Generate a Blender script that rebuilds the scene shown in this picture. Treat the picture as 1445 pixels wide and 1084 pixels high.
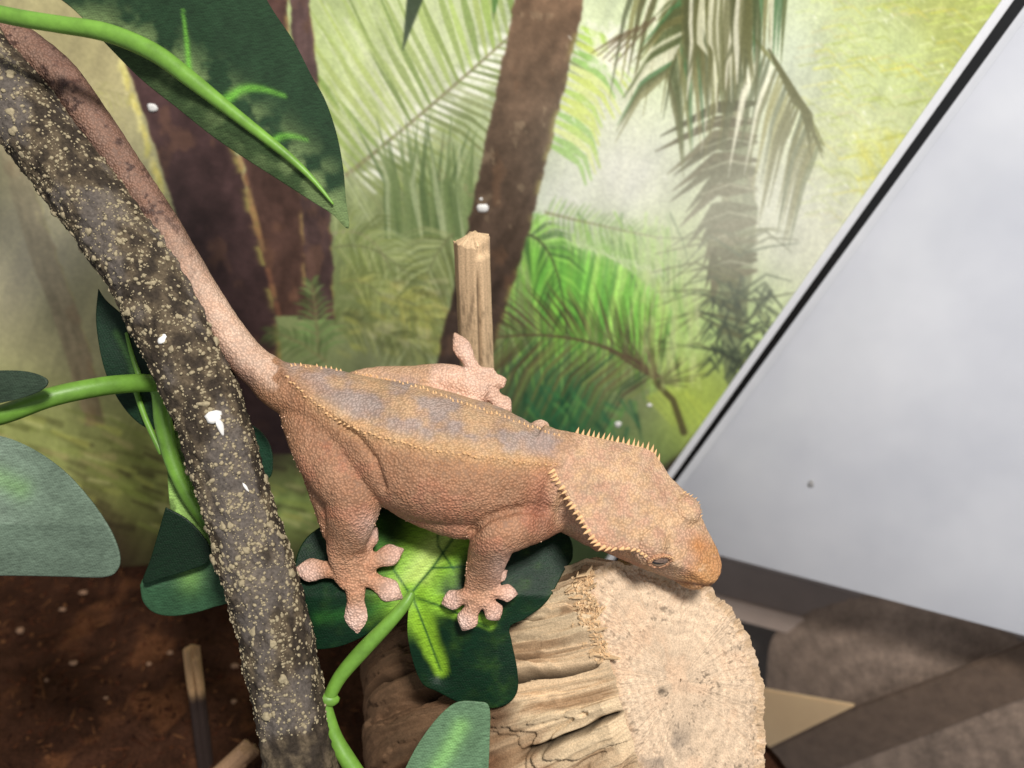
import bpy, bmesh, math, random
import numpy as np
from mathutils import Vector, Matrix
from mathutils.bvhtree import BVHTree
random.seed(7); RNG = np.random.default_rng(7)
S = bpy.context.scene
COL = S.collection
for o in list(bpy.data.objects): bpy.data.objects.remove(o)

# ------------------------------------------------------------------ camera
F_PX = 1150.0; CX, CY = 722.5, 542.0
PITCH = math.radians(35); CAM_H = 274.0           # millimetres
MM = 0.001
D0 = 184.0                                         # distance of the gecko
RX = np.array([1.0, 0, 0])
FW = np.array([0, math.cos(PITCH), -math.sin(PITCH)])
UP = np.array([0, math.sin(PITCH), math.cos(PITCH)])
C0 = np.array([0, 0, CAM_H])
cam = bpy.data.objects.new('camera', bpy.data.cameras.new('camera'))
COL.objects.link(cam); S.camera = cam
cam.location = (0, 0, CAM_H*MM); cam.rotation_euler = (math.pi/2-PITCH, 0, 0)
cam.data.sensor_width = 36; cam.data.lens = F_PX/1445*36
cam.data.clip_start = 0.005; cam.data.clip_end = 20
cam.data.dof.use_dof = True; cam.data.dof.focus_distance = (D0-4)*MM; cam.data.dof.aperture_fstop = 13
S.render.resolution_x = 1024; S.render.resolution_y = 768
# ------------------------------------------------------------------ light
w = bpy.data.worlds.new('World'); S.world = w; w.use_nodes = True
w.node_tree.nodes['Background'].inputs[0].default_value = (0.93, 0.96, 1.0, 1)
w.node_tree.nodes['Background'].inputs[1].default_value = 0.36
def area(name, loc, target, size, power, col):
    l = bpy.data.lights.new(name, 'AREA'); l.size = size; l.energy = power; l.color = col
    o = bpy.data.objects.new(name, l); COL.objects.link(o)
    o.location = Vector(loc); d = Vector(target)-Vector(loc)
    o.rotation_euler = d.to_track_quat('-Z', 'Y').to_euler()
    return o
area('lamp', (0.12, -0.10, 0.65), (0.0, 0.16, 0.12), 0.09, 4.6, (1.0, 0.97, 0.92))
S.view_settings.view_transform = 'Standard'; S.view_settings.look = 'None'
S.view_settings.gamma = 1; S.view_settings.exposure = 0.0

# ------------------------------------------------------------------ helpers
def lin(c):
    c = np.asarray(c, float)/255.0
    return np.where(c <= 0.04045, c/12.92, ((c+0.055)/1.055)**2.4)
def W(px, py, d):                                 # pixel + distance -> millimetres in the world
    px, py, d = np.asarray(px, float), np.asarray(py, float), np.asarray(d, float)
    return C0 + d[..., None]*FW + ((px-CX)/F_PX*d)[..., None]*RX - ((py-CY)/F_PX*d)[..., None]*UP
def Q(px, py, z): return W(px, py, D0+np.asarray(z, float)*0.16)
def cv(x, y, z): return x*RX - y*UP + z*FW        # camera vector (right, down, away) -> world
def toward(p): return C0-p
def project(P):
    v = P-C0; d = v@FW
    return CX+F_PX*(v@RX)/d, CY-F_PX*(v@UP)/d, d
def hash2(i, j, s=0):
    n = (i.astype(np.int64)*374761393 + j.astype(np.int64)*668265263 + s*982451653) & 0x7fffffff
    n = ((n ^ (n >> 13))*1274126177) & 0x7fffffff
    return ((n ^ (n >> 16)) & 0xffff)/65535.0
def vnoise(x, y, s=0):
    x = np.asarray(x, float); y = np.asarray(y, float)
    i = np.floor(x); j = np.floor(y); u = x-i; v = y-j
    u = u*u*(3-2*u); v = v*v*(3-2*v)
    a, b, c, d = hash2(i, j, s), hash2(i+1, j, s), hash2(i, j+1, s), hash2(i+1, j+1, s)
    return (a*(1-u)+b*u)*(1-v)+(c*(1-u)+d*u)*v
def fbm(x, y, o=4, s=0):
    r = 0; a = 0.5; t = 0
    for k in range(o):
        r = r+a*vnoise(np.asarray(x)*2**k, np.asarray(y)*2**k, s+k*17); t += a; a *= .5
    return r/t
def sstep(a, b, x):
    t = np.clip((x-a)/(b-a), 0, 1); return t*t*(3-2*t)
def catmull(P, n):
    P = np.asarray(P, float); m = len(P); out = []
    for i in range(m-1):
        p0 = P[max(i-1, 0)]; p1 = P[i]; p2 = P[i+1]; p3 = P[min(i+2, m-1)]
        for k in range(n):
            t = k/n
            out.append(.5*((2*p1)+(-p0+p2)*t+(2*p0-5*p1+4*p2-p3)*t*t+(-p0+3*p1-3*p2+p3)*t**3))
    out.append(P[-1]); return np.array(out)
def dist_poly(x, y, pts):
    d = np.full(np.shape(x), 1e9); tt = np.zeros(np.shape(x)); n = len(pts)-1
    for i in range(n):
        ax, ay = pts[i][:2]; bx, by = pts[i+1][:2]
        vx, vy = bx-ax, by-ay; t = np.clip(((x-ax)*vx+(y-ay)*vy)/(vx*vx+vy*vy+1e-9), 0, 1)
        e = np.hypot(x-ax-t*vx, y-ay-t*vy); m = e < d
        d = np.where(m, e, d); tt = np.where(m, (i+t)/n, tt)
    return d, tt
def mesh(name, V, Fc, mat, parent=None, smooth=True, col=None, uv=None):
    me = bpy.data.meshes.new(name); V = np.asarray(V, float)*MM
    if isinstance(Fc, np.ndarray) and Fc.ndim == 2:
        n, k = Fc.shape
        me.vertices.add(len(V)); me.vertices.foreach_set('co', V.astype(np.float32).ravel())
        me.loops.add(n*k); me.loops.foreach_set('vertex_index', Fc.astype(np.int32).ravel())
        me.polygons.add(n); me.polygons.foreach_set('loop_start', np.arange(0, n*k, k, dtype=np.int32))
        me.update(calc_edges=True); me.validate()
    else:
        me.from_pydata([tuple(v) for v in V], [], [tuple(int(i) for i in f) for f in Fc]); me.update()
    if smooth: me.polygons.foreach_set('use_smooth', np.ones(len(me.polygons), bool))
    if col is not None: setcol(me, col)
    if uv is not None:
        l = me.uv_layers.new(name='UVMap'); li = np.empty(len(me.loops), np.int32); me.loops.foreach_get('vertex_index', li)
        l.data.foreach_set('uv', np.asarray(uv, np.float32)[li].ravel())
    me.materials.append(mat)
    o = bpy.data.objects.new(name, me); COL.objects.link(o)
    if parent: adopt(o, parent)
    return o
def adopt(o, parent):
    o.parent = parent; o.matrix_parent_inverse = parent_world(parent).inverted()
def parent_world(p): return Matrix.LocRotScale(p.location, p.rotation_euler, p.scale)
def setcol(me, c):
    a = me.color_attributes.new('Col', 'FLOAT_COLOR', 'POINT')
    c = np.asarray(c, np.float32); c4 = np.ones((len(c), 4), np.float32); c4[:, :3] = c
    a.data.foreach_set('color', c4.ravel())
def tag(o, label=None, cat=None, group=None, kind=None):
    for k, v in (('label', label), ('category', cat), ('group', group), ('kind', kind)):
        if v: o[k] = v
    return o
def empty(name, p):
    o = bpy.data.objects.new(name, None); COL.objects.link(o); o.location = Vector(p)*MM
    o.empty_display_size = 0.01; return o
def grid_faces(nu, nv, wrap_v=False, off=0):
    i = np.arange(nu-1)[:, None]; j = np.arange(nv if wrap_v else nv-1)[None, :]
    a = i*nv+j; b = i*nv+(j+1) % nv; c = (i+1)*nv+(j+1) % nv; d = (i+1)*nv+j
    return np.stack([a, b, c, d], -1).reshape(-1, 4)+off

# materials -------------------------------------------------------
def newmat(name):
    m = bpy.data.materials.new(name); m.use_nodes = True; nt = m.node_tree
    return m, nt, nt.nodes['Principled BSDF']
def N(nt, t, **kw):
    n = nt.nodes.new(t)
    for k, v in kw.items():
        if k.startswith('i_'): n.inputs[k[2:].replace('_', ' ')].default_value = v
        else: setattr(n, k, v)
    return n
def mixrgb(nt, a, b, fac, mode='MIX'):
    n = nt.nodes.new('ShaderNodeMix'); n.data_type = 'RGBA'; n.blend_type = mode
    for s, v in ((0, fac), (6, a), (7, b)):
        if hasattr(v, 'is_output'): nt.links.new(v, n.inputs[s])
        else: n.inputs[s].default_value = v if s == 0 else (*v, 1)
    return n.outputs[2]
def ramp(nt, src, stops):
    r = nt.nodes.new('ShaderNodeValToRGB'); e = r.color_ramp.elements
    while len(e) < len(stops): e.new(0.5)
    for k, (p, c) in enumerate(stops):
        e[k].position = p; e[k].color = (*((c,)*3 if np.isscalar(c) else tuple(c)), 1)
    nt.links.new(src, r.inputs[0]); return r.outputs[0]
def bump(nt, bs, srcs):
    prev = None
    for src, strength, dist in srcs:
        b = N(nt, 'ShaderNodeBump'); b.inputs['Strength'].default_value = strength; b.inputs['Distance'].default_value = dist
        nt.links.new(src, b.inputs['Height'])
        if prev: nt.links.new(prev, b.inputs['Normal'])
        prev = b.outputs[0]
    nt.links.new(prev, bs.inputs['Normal'])
def objcoord(nt, scale=(1, 1, 1), rot=(0, 0, 0)):
    t = N(nt, 'ShaderNodeTexCoord'); m = N(nt, 'ShaderNodeMapping')
    m.inputs['Scale'].default_value = scale; m.inputs['Rotation'].default_value = rot
    nt.links.new(t.outputs['Object'], m.inputs[0]); return m.outputs[0]
def noise(nt, co, scale, detail=4, rough=.6):
    n = N(nt, 'ShaderNodeTexNoise'); n.inputs['Scale'].default_value = scale; n.inputs['Detail'].default_value = detail
    n.inputs['Roughness'].default_value = rough; nt.links.new(co, n.inputs['Vector']); return n.outputs[0]
def attr(nt): return N(nt, 'ShaderNodeAttribute', attribute_name='Col').outputs['Color']
def simple_mat(name, rgb, rough=.6, var=.25, nscale=900, bstr=.3, bdist=.0003, spec=.4):
    m, nt, bs = newmat(name); co = objcoord(nt); n = noise(nt, co, nscale)
    c = lin(rgb)
    nt.links.new(ramp(nt, n, [(.25, c*(1-var)), (.75, np.minimum(c*(1+var), 1))]), bs.inputs['Base Color'])
    bs.inputs['Roughness'].default_value = rough; bs.inputs['Specular IOR Level'].default_value = spec
    bump(nt, bs, [(n, bstr, bdist)]); return m
def attr_mat(name, rough=.6, spec=.4, nscale=1500, bstr=.3, bdist=.0002, mul=(.8, 1.15)):
    m, nt, bs = newmat(name); co = objcoord(nt); n = noise(nt, co, nscale)
    v = ramp(nt, n, [(.3, mul[0]), (.7, mul[1])])
    nt.links.new(mixrgb(nt, attr(nt), v, 1.0, 'MULTIPLY'), bs.inputs['Base Color'])
    bs.inputs['Roughness'].default_value = rough; bs.inputs['Specular IOR Level'].default_value = spec
    bump(nt, bs, [(n, bstr, bdist)]); return m

def skin_material():
    m, nt, bs = newmat('gecko_skin'); co = objcoord(nt)
    warp = noise(nt, co, 260, 2)
    vo = N(nt, 'ShaderNodeTexVoronoi'); vo.inputs['Scale'].default_value = 1750; vo.inputs['Randomness'].default_value = .95
    nt.links.new(co, vo.inputs['Vector'])
    vd = vo.outputs['Distance']
    gap = ramp(nt, vd, [(.12, 1.16), (.42, 1.0), (.72, .64)])
    blot = ramp(nt, noise(nt, co, 130, 4, .65), [(.26, .78), (.74, 1.16)])
    n3 = noise(nt, co, 420, 3)
    warm = ramp(nt, n3, [(.35, (1.0, .92, .84)), (.65, (1.02, 1.03, 1.0))])
    c = mixrgb(nt, attr(nt), gap, .85, 'MULTIPLY'); c = mixrgb(nt, c, blot, 1.0, 'MULTIPLY'); c = mixrgb(nt, c, warm, 1.0, 'MULTIPLY')
    nt.links.new(c, bs.inputs['Base Color'])
    bs.inputs['Roughness'].default_value = .62; bs.inputs['Specular IOR Level'].default_value = .3
    bs.inputs['Subsurface Weight'].default_value = .0; bs.inputs['Subsurface Radius'].default_value = (.0012, .0006, .0004)
    bs.inputs['Subsurface Scale'].default_value = 1.0
    inv = ramp(nt, vd, [(.0, 1.0), (.7, 0.0)])
    wr = N(nt, 'ShaderNodeTexNoise'); wr.inputs['Scale'].default_value = 170; wr.inputs['Detail'].default_value = 3
    nt.links.new(objcoord(nt, (2.2, .7, .7)), wr.inputs['Vector'])
    bump(nt, bs, [(wr.outputs[0], .45, .0011), (inv, .8, .0003)])
    return m
def leaf_material(name, rough=.45, sheen=.3):
    m, nt, bs = newmat(name)
    uvn = N(nt, 'ShaderNodeTexCoord').outputs['UV']
    w1 = N(nt, 'ShaderNodeTexWave', bands_direction='X'); w1.inputs['Scale'].default_value = 9; w1.inputs['Distortion'].default_value = .6
    w2 = N(nt, 'ShaderNodeTexWave', bands_direction='Y'); w2.inputs['Scale'].default_value = 9; w2.inputs['Distortion'].default_value = .6
    mp = N(nt, 'ShaderNodeMapping'); mp.inputs['Rotation'].default_value = (0, 0, .5); nt.links.new(uvn, mp.inputs[0])
    nt.links.new(mp.outputs[0], w1.inputs[0]); nt.links.new(mp.outputs[0], w2.inputs[0])
    weave = mixrgb(nt, w1.outputs[0], w2.outputs[0], .5)
    st = N(nt, 'ShaderNodeMapping'); st.inputs['Scale'].default_value = (9, 42, 1); st.inputs['Rotation'].default_value = (0, 0, 1.0)
    nt.links.new(uvn, st.inputs[0]); n = noise(nt, st.outputs[0], 1.0, 4, .7)
    v = ramp(nt, n, [(.28, .5), (.72, 1.4)]); ww = ramp(nt, weave, [(.1, .9), (.9, 1.08)])
    c = mixrgb(nt, attr(nt), v, 1.0, 'MULTIPLY'); c = mixrgb(nt, c, ww, 1.0, 'MULTIPLY')
    nt.links.new(c, bs.inputs['Base Color'])
    bs.inputs['Roughness'].default_value = rough; bs.inputs['Specular IOR Level'].default_value = .2
    bs.inputs['Sheen Weight'].default_value = sheen; bs.inputs['Sheen Roughness'].default_value = .4
    bump(nt, bs, [(n, .35, .0004), (weave, .15, .00012)]); return m
M_SKIN = skin_material()
M_LEAF = leaf_material('fabric_leaf', .45, .0)
M_LEAF_MATT = leaf_material('matt_fabric_leaf', .8, .0)
M_STEM = simple_mat('green_plastic', (104, 146, 54), .45, .35, 160, .35, .0006, .45)
M_WOOD = attr_mat('weathered_wood', .8, .2, 2600, .5, .00025, (.72, 1.2))
M_BARK = attr_mat('branch_bark', .85, .2, 1500, .7, .0004, (.6, 1.35))
M_SPINE = simple_mat('pale_spine', (214, 172, 124), .6, .12)
M_LENT = simple_mat('lenticel', (156, 143, 116), .85, .3, 1500, .5, .0003, .2)
M_WHITE_SPOT = simple_mat('chalky_white', (232, 230, 226), .7, .06)

# ================================================================== painted print of the back panel
WALL_Y = 250.0
def wallpt(px, py, off=0.0):
    d = cv(np.asarray(px-CX)/F_PX, np.asarray(py-CY)/F_PX, 1.0); t = (WALL_Y-off)/d[1]
    return C0+d*t
X0, Y0 = -330, -160; CW, CH = 1445+330+160, 1020
yy, xx = np.mgrid[0:CH, 0:CW]; xx = xx+X0+.5; yy = yy+Y0+.5
cps = [(40,350,165,155,125),(60,220,152,142,104),(120,450,128,122,88),(50,650,122,127,72),(200,680,112,116,62),(120,770,52,42,34),(400,690,108,122,66),(330,800,50,42,34),
(90,100,150,140,100),(-200,300,150,140,110),(-200,700,90,90,55),(480,60,166,180,118),(560,150,190,195,160),(620,250,134,148,98),(560,300,122,132,86),(500,420,108,118,70),(580,400,128,138,95),(540,480,108,113,80),
(850,150,188,192,166),(880,250,198,198,190),(800,290,188,190,180),(850,400,128,184,70),(760,380,108,136,70),(960,380,164,180,120),(1000,450,150,178,100),(900,560,112,122,82),(1100,300,188,190,172),
(1100,100,182,190,164),(1250,80,170,180,124),(1200,200,178,184,136),(1350,20,148,154,84),(800,590,44,88,54),(980,560,150,168,62),(1150,330,190,190,170),(900,80,180,190,150),(700,640,60,70,50),(900,760,50,60,40)]
num = np.zeros((CH, CW, 3)); den = np.zeros((CH, CW))
for (x, y, r, g, b) in cps:
    k = 1/((xx-x)**2+(yy-y)**2+900)**1.6; num += k[..., None]*np.array([r, g, b]); den += k
IMG = num/den[..., None]
IMG *= (.90+.20*fbm(xx/45, yy/60, 5, 3))[..., None]
streak = fbm(xx/14+yy/40, yy/70, 4, 5); IMG += ((streak-.5)*26)[..., None]*np.array([1, 1, .6])
def blend(sl, mask, color):
    c = color if isinstance(color, np.ndarray) and color.ndim == 3 else np.asarray(color, float)
    IMG[sl] = IMG[sl]*(1-mask[..., None])+c*mask[..., None]
def box(x0, x1, y0, y1):
    a = max(int(x0-X0), 0); b = min(int(x1-X0)+1, CW); c = max(int(y0-Y0), 0); d = min(int(y1-Y0)+1, CH)
    return (slice(c, d), slice(a, b)) if b > a and d > c else None
def stroke(pts, w0, w1, col, alpha=1, soft=1.6, mid=None):
    xs = [p[0] for p in pts]; ys = [p[1] for p in pts]; r = max(w0, w1, mid or 0)+soft+1
    sl = box(min(xs)-r, max(xs)+r, min(ys)-r, max(ys)+r)
    if sl is None: return
    d, t = dist_poly(xx[sl], yy[sl], pts)
    wd = w0+(w1-w0)*t if mid is None else np.where(t < .35, w0+(mid-w0)*t/.35, mid+(w1-mid)*(t-.35)/.65)
    blend(sl, alpha*np.clip(.5+(wd-d)/soft, 0, 1), col)
def bez(p0, p1, p2, n):
    t = np.linspace(0, 1, n)[:, None]; return (1-t)**2*np.array(p0)+2*t*(1-t)*np.array(p1)+t*t*np.array(p2)
def frond(p0, p1, p2, n, l0, l1, ang, w, cols, alpha=.9, sides=(1, -1), droop=.3, rach=(110, 105, 70), rw=2.2, lo=0.02, soft=1.6):
    R = bez(p0, p1, p2, 40)
    T = np.linspace(lo, .98, n)
    for t in T:
        i = t*39; k = int(min(i, 38)); p = R[k]+(R[k+1]-R[k])*(i-k); tn = R[k+1]-R[k]; tn = tn/np.hypot(*tn)
        for s in sides:
            a = math.radians(ang*(1-.45*t)+random.uniform(-4, 4))*s; ca, sa = math.cos(a), math.sin(a)
            dr = np.array([tn[0]*ca-tn[1]*sa, tn[0]*sa+tn[1]*ca]); L = (l0+(l1-l0)*t)*random.uniform(.85, 1.12)
            e = p+dr*L; m = p+dr*L*.55; e = e+np.array([0, droop*L]); m = m+np.array([0, droop*L*.18])
            c = np.array(random.choice(cols), float)*random.uniform(.88, 1.12)
            stroke([p, m, e], w*.4, .4, c, alpha*random.uniform(.75, 1), soft, mid=w*random.uniform(.8, 1.2))
    if rw: stroke([tuple(q) for q in R[::3]], rw, rw*.5, rach, alpha, soft)
def trunk(left, right, ctop, cbot, seed, alpha=1.0, moss=(150, 140, 70), soft=3):
    y0 = left[0][1]; y1 = left[-1][1]; sl = box(-330, 1600, y0, y1)
    X = xx[sl]; Y = yy[sl]
    lx = np.interp(Y, [p[1] for p in left], [p[0] for p in left])+6*(fbm(Y/14, Y*0, 3, seed)-.5)
    rx = np.interp(Y, [p[1] for p in right], [p[0] for p in right])+6*(fbm(Y/14, Y*0+9, 3, seed)-.5)
    m = np.clip((X-lx)/soft, 0, 1)*np.clip((rx-X)/soft, 0, 1)
    t = ((Y-y0)/(y1-y0))[..., None]; c = np.array(ctop)*(1-t)+np.array(cbot)*t
    u = (X-lx)/(rx-lx+1e-6)
    n = fbm(u*5+Y/120, Y/38, 5, seed); n2 = fbm(X/12, Y/10, 3, seed+5)
    c = c*(.62+.55*n+.25*n2)[..., None]
    red = sstep(.58, .74, fbm(X/26, Y/40, 4, seed+9))*.32; c = c*(1-red[..., None])+np.array([120, 84, 58])*red[..., None]
    e = np.exp(-((u-.97)/.05)**2)*.75*sstep(.35, .6, fbm(Y/18, X/90, 3, seed+2)); c = c*(1-e[..., None])+np.array(moss)*e[..., None]
    blend(sl, m*alpha, c)
# far haze and faint trunks
trunk([(-5,200),(30,330),(85,480),(120,600)], [(30,200),(72,330),(125,480),(150,600)], (150,136,104), (100,84,66), 3, .7)
for k in range(12):
    x = random.uniform(20, 170); y = random.uniform(120, 420)
    frond((x, y), (x+40, y-30), (x+110, y+10), 14, 30, 14, 70, 1.4, [(176,168,110),(150,150,80),(190,180,130)], .4, droop=.4, rw=1)
# mossy ground at the lower left
for k in range(420):
    x = random.uniform(-300, 460); y = random.uniform(575, 745)+.12*max(x, 0)*.2; L = random.uniform(14, 55); a = random.uniform(.15, .55)
    c = random.choice([(150,150,70),(120,130,60),(96,104,48),(170,165,110),(70,70,40),(52,46,34),(140,128,84)])
    stroke([(x, y), (x+L*math.cos(a), y+L*math.sin(a))], 2, random.uniform(2, 6), c, random.uniform(.25, .6), 4)
# F1 large pale frond
for k in range(60):
    x = random.uniform(500, 720); y = 235-(x-500)*.85+random.uniform(-18, 30); stroke([(x, y), (x+random.uniform(6, 26), y+random.uniform(0, 16))], 4, 7, (216,216,202), .6, 6)
frond((488,248), (600,160), (745,28), 27, 215, 150, 100, 5.0, [(122,142,66),(138,156,80),(104,126,56),(160,176,92)], .88, sides=(-1,), droop=-.12, rach=(120,112,84), rw=3)
frond((488,248), (600,160), (745,28), 30, 110, 120, 78, 3.6, [(116,128,72),(138,146,96),(100,114,60)], .85, sides=(1,), droop=.25, rw=0)
for k in range(60):
    x = random.uniform(440, 560); y = random.uniform(-40, 250); stroke([(x, y), (x+40, y+70)], 2, 1, random.choice([(186,194,140),(150,168,84),(196,200,168)]), .4, 3)
# F2 upright blades
for k in range(30):
    x0 = 545+k*4.2; stroke([(x0, 335), (x0+random.uniform(-14, 4), 260), (x0-30+random.uniform(-12, 20)+k*1.2, 180+random.uniform(-20, 35))], 2.2, .6, random.choice([(92,110,64),(104,120,74),(80,98,58),(150,160,120)]), .75, 2, mid=4.5)
frond((470,330), (560,300), (580,520), 34, 70, 60, 75, 2.0, [(146,156,104),(120,130,70),(160,168,124),(100,110,60)], .65, droop=.45, rach=(134,130,100), rw=2.5)
for (p0, p1, p2, l0, l1, cs) in [((470,350),(540,330),(600,420),60,45,[(120,132,70),(150,156,98),(96,108,56)]), ((480,400),(520,380),(560,450),45,35,[(140,146,84),(104,112,60)]), ((640,330),(600,360),(585,470),70,40,[(150,156,104),(112,120,66),(84,92,52)]), ((560,420),(600,430),(640,480),50,40,[(160,158,80),(120,126,66)]), ((470,460),(520,440),(600,500),40,40,[(92,100,54),(130,134,80)])]:
    frond(p0, p1, p2, 30, l0, l1, 62, 2.0, cs, .6, droop=.35, rach=(104,106,72), rw=1.6)
for k in range(90):
    x = random.uniform(475, 630); y = random.uniform(390, 500); L = random.uniform(8, 22); stroke([(x, y), (x+L, y+L*random.uniform(-.2, .6))], 3, 4, random.choice([(170,164,84),(150,150,70),(176,170,130),(70,74,44)]), random.uniform(.15, .4), 5)
# F4 right of the centre trunk
for k in range(16):
    y = 40+k*11; x = 822-k*3; q = random.uniform(.75, 1.05)
    stroke([(x, y), (x+26*q, y+13*q), (x+50*q, y+32*q), (x+(74-k)*q, y+66*q)], 3, 1.5, random.choice([(150,184,62),(176,192,70),(120,168,66),(190,200,110)]), .75, 2.2, mid=6)
for k in range(40): stroke([(830+random.uniform(0, 60), 30+random.uniform(0, 70)), (845+random.uniform(0, 60), 45+random.uniform(0, 70))], 3, 3, (214,212,196), .45, 4)
# greens behind and F5 bright fern
for k in range(260):
    x = random.uniform(690, 960); y = random.uniform(300, 500); L = random.uniform(25, 80); a = random.uniform(1.0, 1.7)
    stroke([(x, y), (x+L*.5*math.cos(a), y+L*.6*math.sin(a)), (x+L*math.cos(a)*.7, y+L*math.sin(a))], 1.8, .6, random.choice([(96,150,50),(128,186,58),(70,110,48),(150,196,84),(54,80,44),(164,190,120)]), random.uniform(.3, .7), 2.4)
frond((742,352), (850,318), (952,440), 32, 135, 95, 100, 4.2, [(128,200,56),(104,180,48),(150,206,78),(84,150,50)], .85, sides=(1,), droop=.35, rach=(150,176,110))
frond((735,330), (790,330), (800,470), 26, 60, 40, 70, 3.0, [(86,150,44),(120,180,58),(58,96,42)], .7, droop=.4, rach=(64,66,48))
for k in range(34): x = 800+k*4; stroke([(x, 338+.35*(x-800)+random.uniform(-4, 4)), (x+5, 346+.35*(x-800)+random.uniform(-4, 6))], 1.6, .6, (206,212,180), random.uniform(.2, .6), 2)
frond((770,300), (850,320), (925,335), 22, 30, 24, 80, 2.5, [(140,176,84),(104,140,66)], .6, droop=.1)
# trunks
trunk([(405,-160),(408,0),(418,250),(420,450)], [(432,-160),(438,0),(466,250),(474,450)], (84,64,62), (66,50,48), 21)
trunk([(310,-160),(330,120),(350,300),(372,445)], [(400,-160),(412,120),(428,300),(436,445)], (82,58,54), (70,50,42), 23, moss=(150,124,72))
trunk([(120,-160),(178,92),(215,200),(255,330),(292,470),(335,640)], [(290,-160),(315,140),(350,270),(388,430),(405,540),(440,640)], (70,48,48), (58,44,42), 25)
for k in range(40):
    y = random.uniform(80, 330); x = 172+(y-90)*.32; stroke([(x, y), (x+random.uniform(-5, 6), y+12)], 4, 3, random.choice([(190,176,84),(168,160,80),(200,190,120)]), .55, 4)
for k in range(26):
    y = random.uniform(190, 430); x = 330+(y-190)*.25; stroke([(x, y), (x+4, y+14)], 4, 3, random.choice([(150,120,72),(120,104,60),(140,90,60)]), .45, 4)
trunk([(722,-160),(725,0),(692,160),(655,335),(612,520)], [(850,-160),(826,0),(792,150),(748,330),(690,520)], (116,90,66), (56,46,42), 31, moss=(132,122,70))
sl = box(320, 440, 540, 700); blend(sl, .8*np.exp(-((xx[sl]-385)/55)**2-((yy[sl]-620)/60)**2), (40,32,34))
frond((450,500), (446,440), (440,400), 12, 55, 20, 60, 3, [(84,110,60),(70,92,50),(100,130,70)], .7, droop=.3)
frond((460,510), (410,470), (380,470), 12, 40, 20, 60, 3, [(84,100,56),(64,80,44)], .6, droop=.3)
# F6 dark brown frond
frond((935,535), (830,455), (690,478), 46, 110, 90, 60, 1.8, [(74,58,48),(92,74,58),(60,48,42)], .75, sides=(1,), droop=.1, rach=(80,64,50))
frond((935,535), (830,455), (690,478), 36, 95, 120, 60, 2.6, [(70,56,46),(96,84,56),(120,130,70),(50,70,50)], .75, sides=(-1,), droop=.7, rach=(90,74,56))
for k in range(16): stroke([(925, 535), (925+random.uniform(-110, 10), 535-random.uniform(40, 75))], 2, .5, (84,66,54), .7, 1.8)
for k in range(70):
    x = random.uniform(700, 900); y = random.uniform(545, 640); stroke([(x, y), (x+random.uniform(-20, 30), y+random.uniform(10, 40))], 3, 1, random.choice([(30,84,60),(44,104,66),(70,130,60),(24,60,46),(90,150,70)]), .5, 4)
for k in range(24): x = 935+k*4; stroke([(x-20, 545+abs(k-8)*2), (x+15, 600)], 3, 1, random.choice([(168,182,60),(140,160,60)]), .5, 4)
stroke([(925,540),(950,565),(965,610)], 4, 5, (70,60,40), .8, 2)
for k in range(10): stroke([(930, 540), (930+random.uniform(10, 80), 540-random.uniform(-10, 45))], 2, .5, (70,64,44), .75, 1.8)
# F9 feathery yellow greens at the right
for k in range(420):
    x = random.uniform(1120, 1400); y = random.uniform(-60, 330)
    if x > 1440-.72*y-10: continue
    s = random.uniform(20, 60); stroke([(x, y), (x+s*.6, y-s*.12), (x+s, y+s*.25)], 1.4, .6, random.choice([(160,178,76),(186,196,110),(140,150,66),(200,204,160),(188,178,60),(176,166,124)]), random.uniform(.25, .6), 2.5)
for k in range(60):
    x = random.uniform(1190, 1270); y = random.uniform(180, 250); stroke([(x, y), (x+12, y+30)], 3, 2, (186,182,70), .18, 6)
for k in range(120): x = random.uniform(800, 1350); y = random.uniform(0, 330); stroke([(x, y), (x+3, y+4)], random.uniform(.8, 2.4), 1, (222,222,212), .5, 2)
# right palm
trunk([(1010,-20),(1020,150),(1014,330),(1012,440),(1026,560)], [(1050,-20),(1060,190),(1070,300),(1056,440),(1036,560)], (72,74,48), (84,94,64), 41, .8, moss=(120,120,80))
for k in range(15):
    y = 150+k*17+random.uniform(-5, 5); tipx = 925+k*6+random.uniform(-10, 12); c = random.choice([(66,60,42),(80,74,52),(58,56,38)])
    stroke([(1066, y+random.uniform(-8, 8)), (1010, y+4), (tipx, y+46+random.uniform(-4, 14))], 3, .6, c, .95, 1.6, mid=10)
    if k % 2: stroke([(1068, y+4), (1030, y-4), (990, y+10)], 2, 1, (150,150,120), .6, 2)
frond((900,-60), (1080,20), (1162,205), 44, 120, 110, 85, 4.2, [(78,76,42),(96,92,54),(204,200,176),(64,70,44),(120,116,66)], .85, sides=(1,), droop=.55, rach=(104,106,58), rw=4)
frond((1120,-90), (1000,-40), (940,110), 34, 110, 90, 60, 5.0, [(80,80,44),(190,188,160),(66,74,40),(100,96,56),(52,88,48)], .85, sides=(1, -1), droop=.55, rach=(92,92,52))
for k in range(26):
    x = 965+k*4; stroke([(x, -30), (x+random.uniform(-6, 6), 60), (x+random.uniform(-12, 12), 110+random.uniform(-30, 60))], 3, .6, random.choice([(210,206,184),(84,84,48),(196,194,166),(70,72,42)]), .75, 2, mid=6)
for k in range(9): stroke([(1085+k*4, 70+k*9), (1120+k*3, 130+k*4), (1140+random.uniform(-8, 26), 190+random.uniform(0, 35))], 2, .7, (74,74,42), .85, 1.6, mid=4)
for k in range(5): stroke([(835+k*8, 75+k*4), (875+k*12, 50-k*6)], .8, 2.5, (84,70,48), .8, 1.6)
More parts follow.
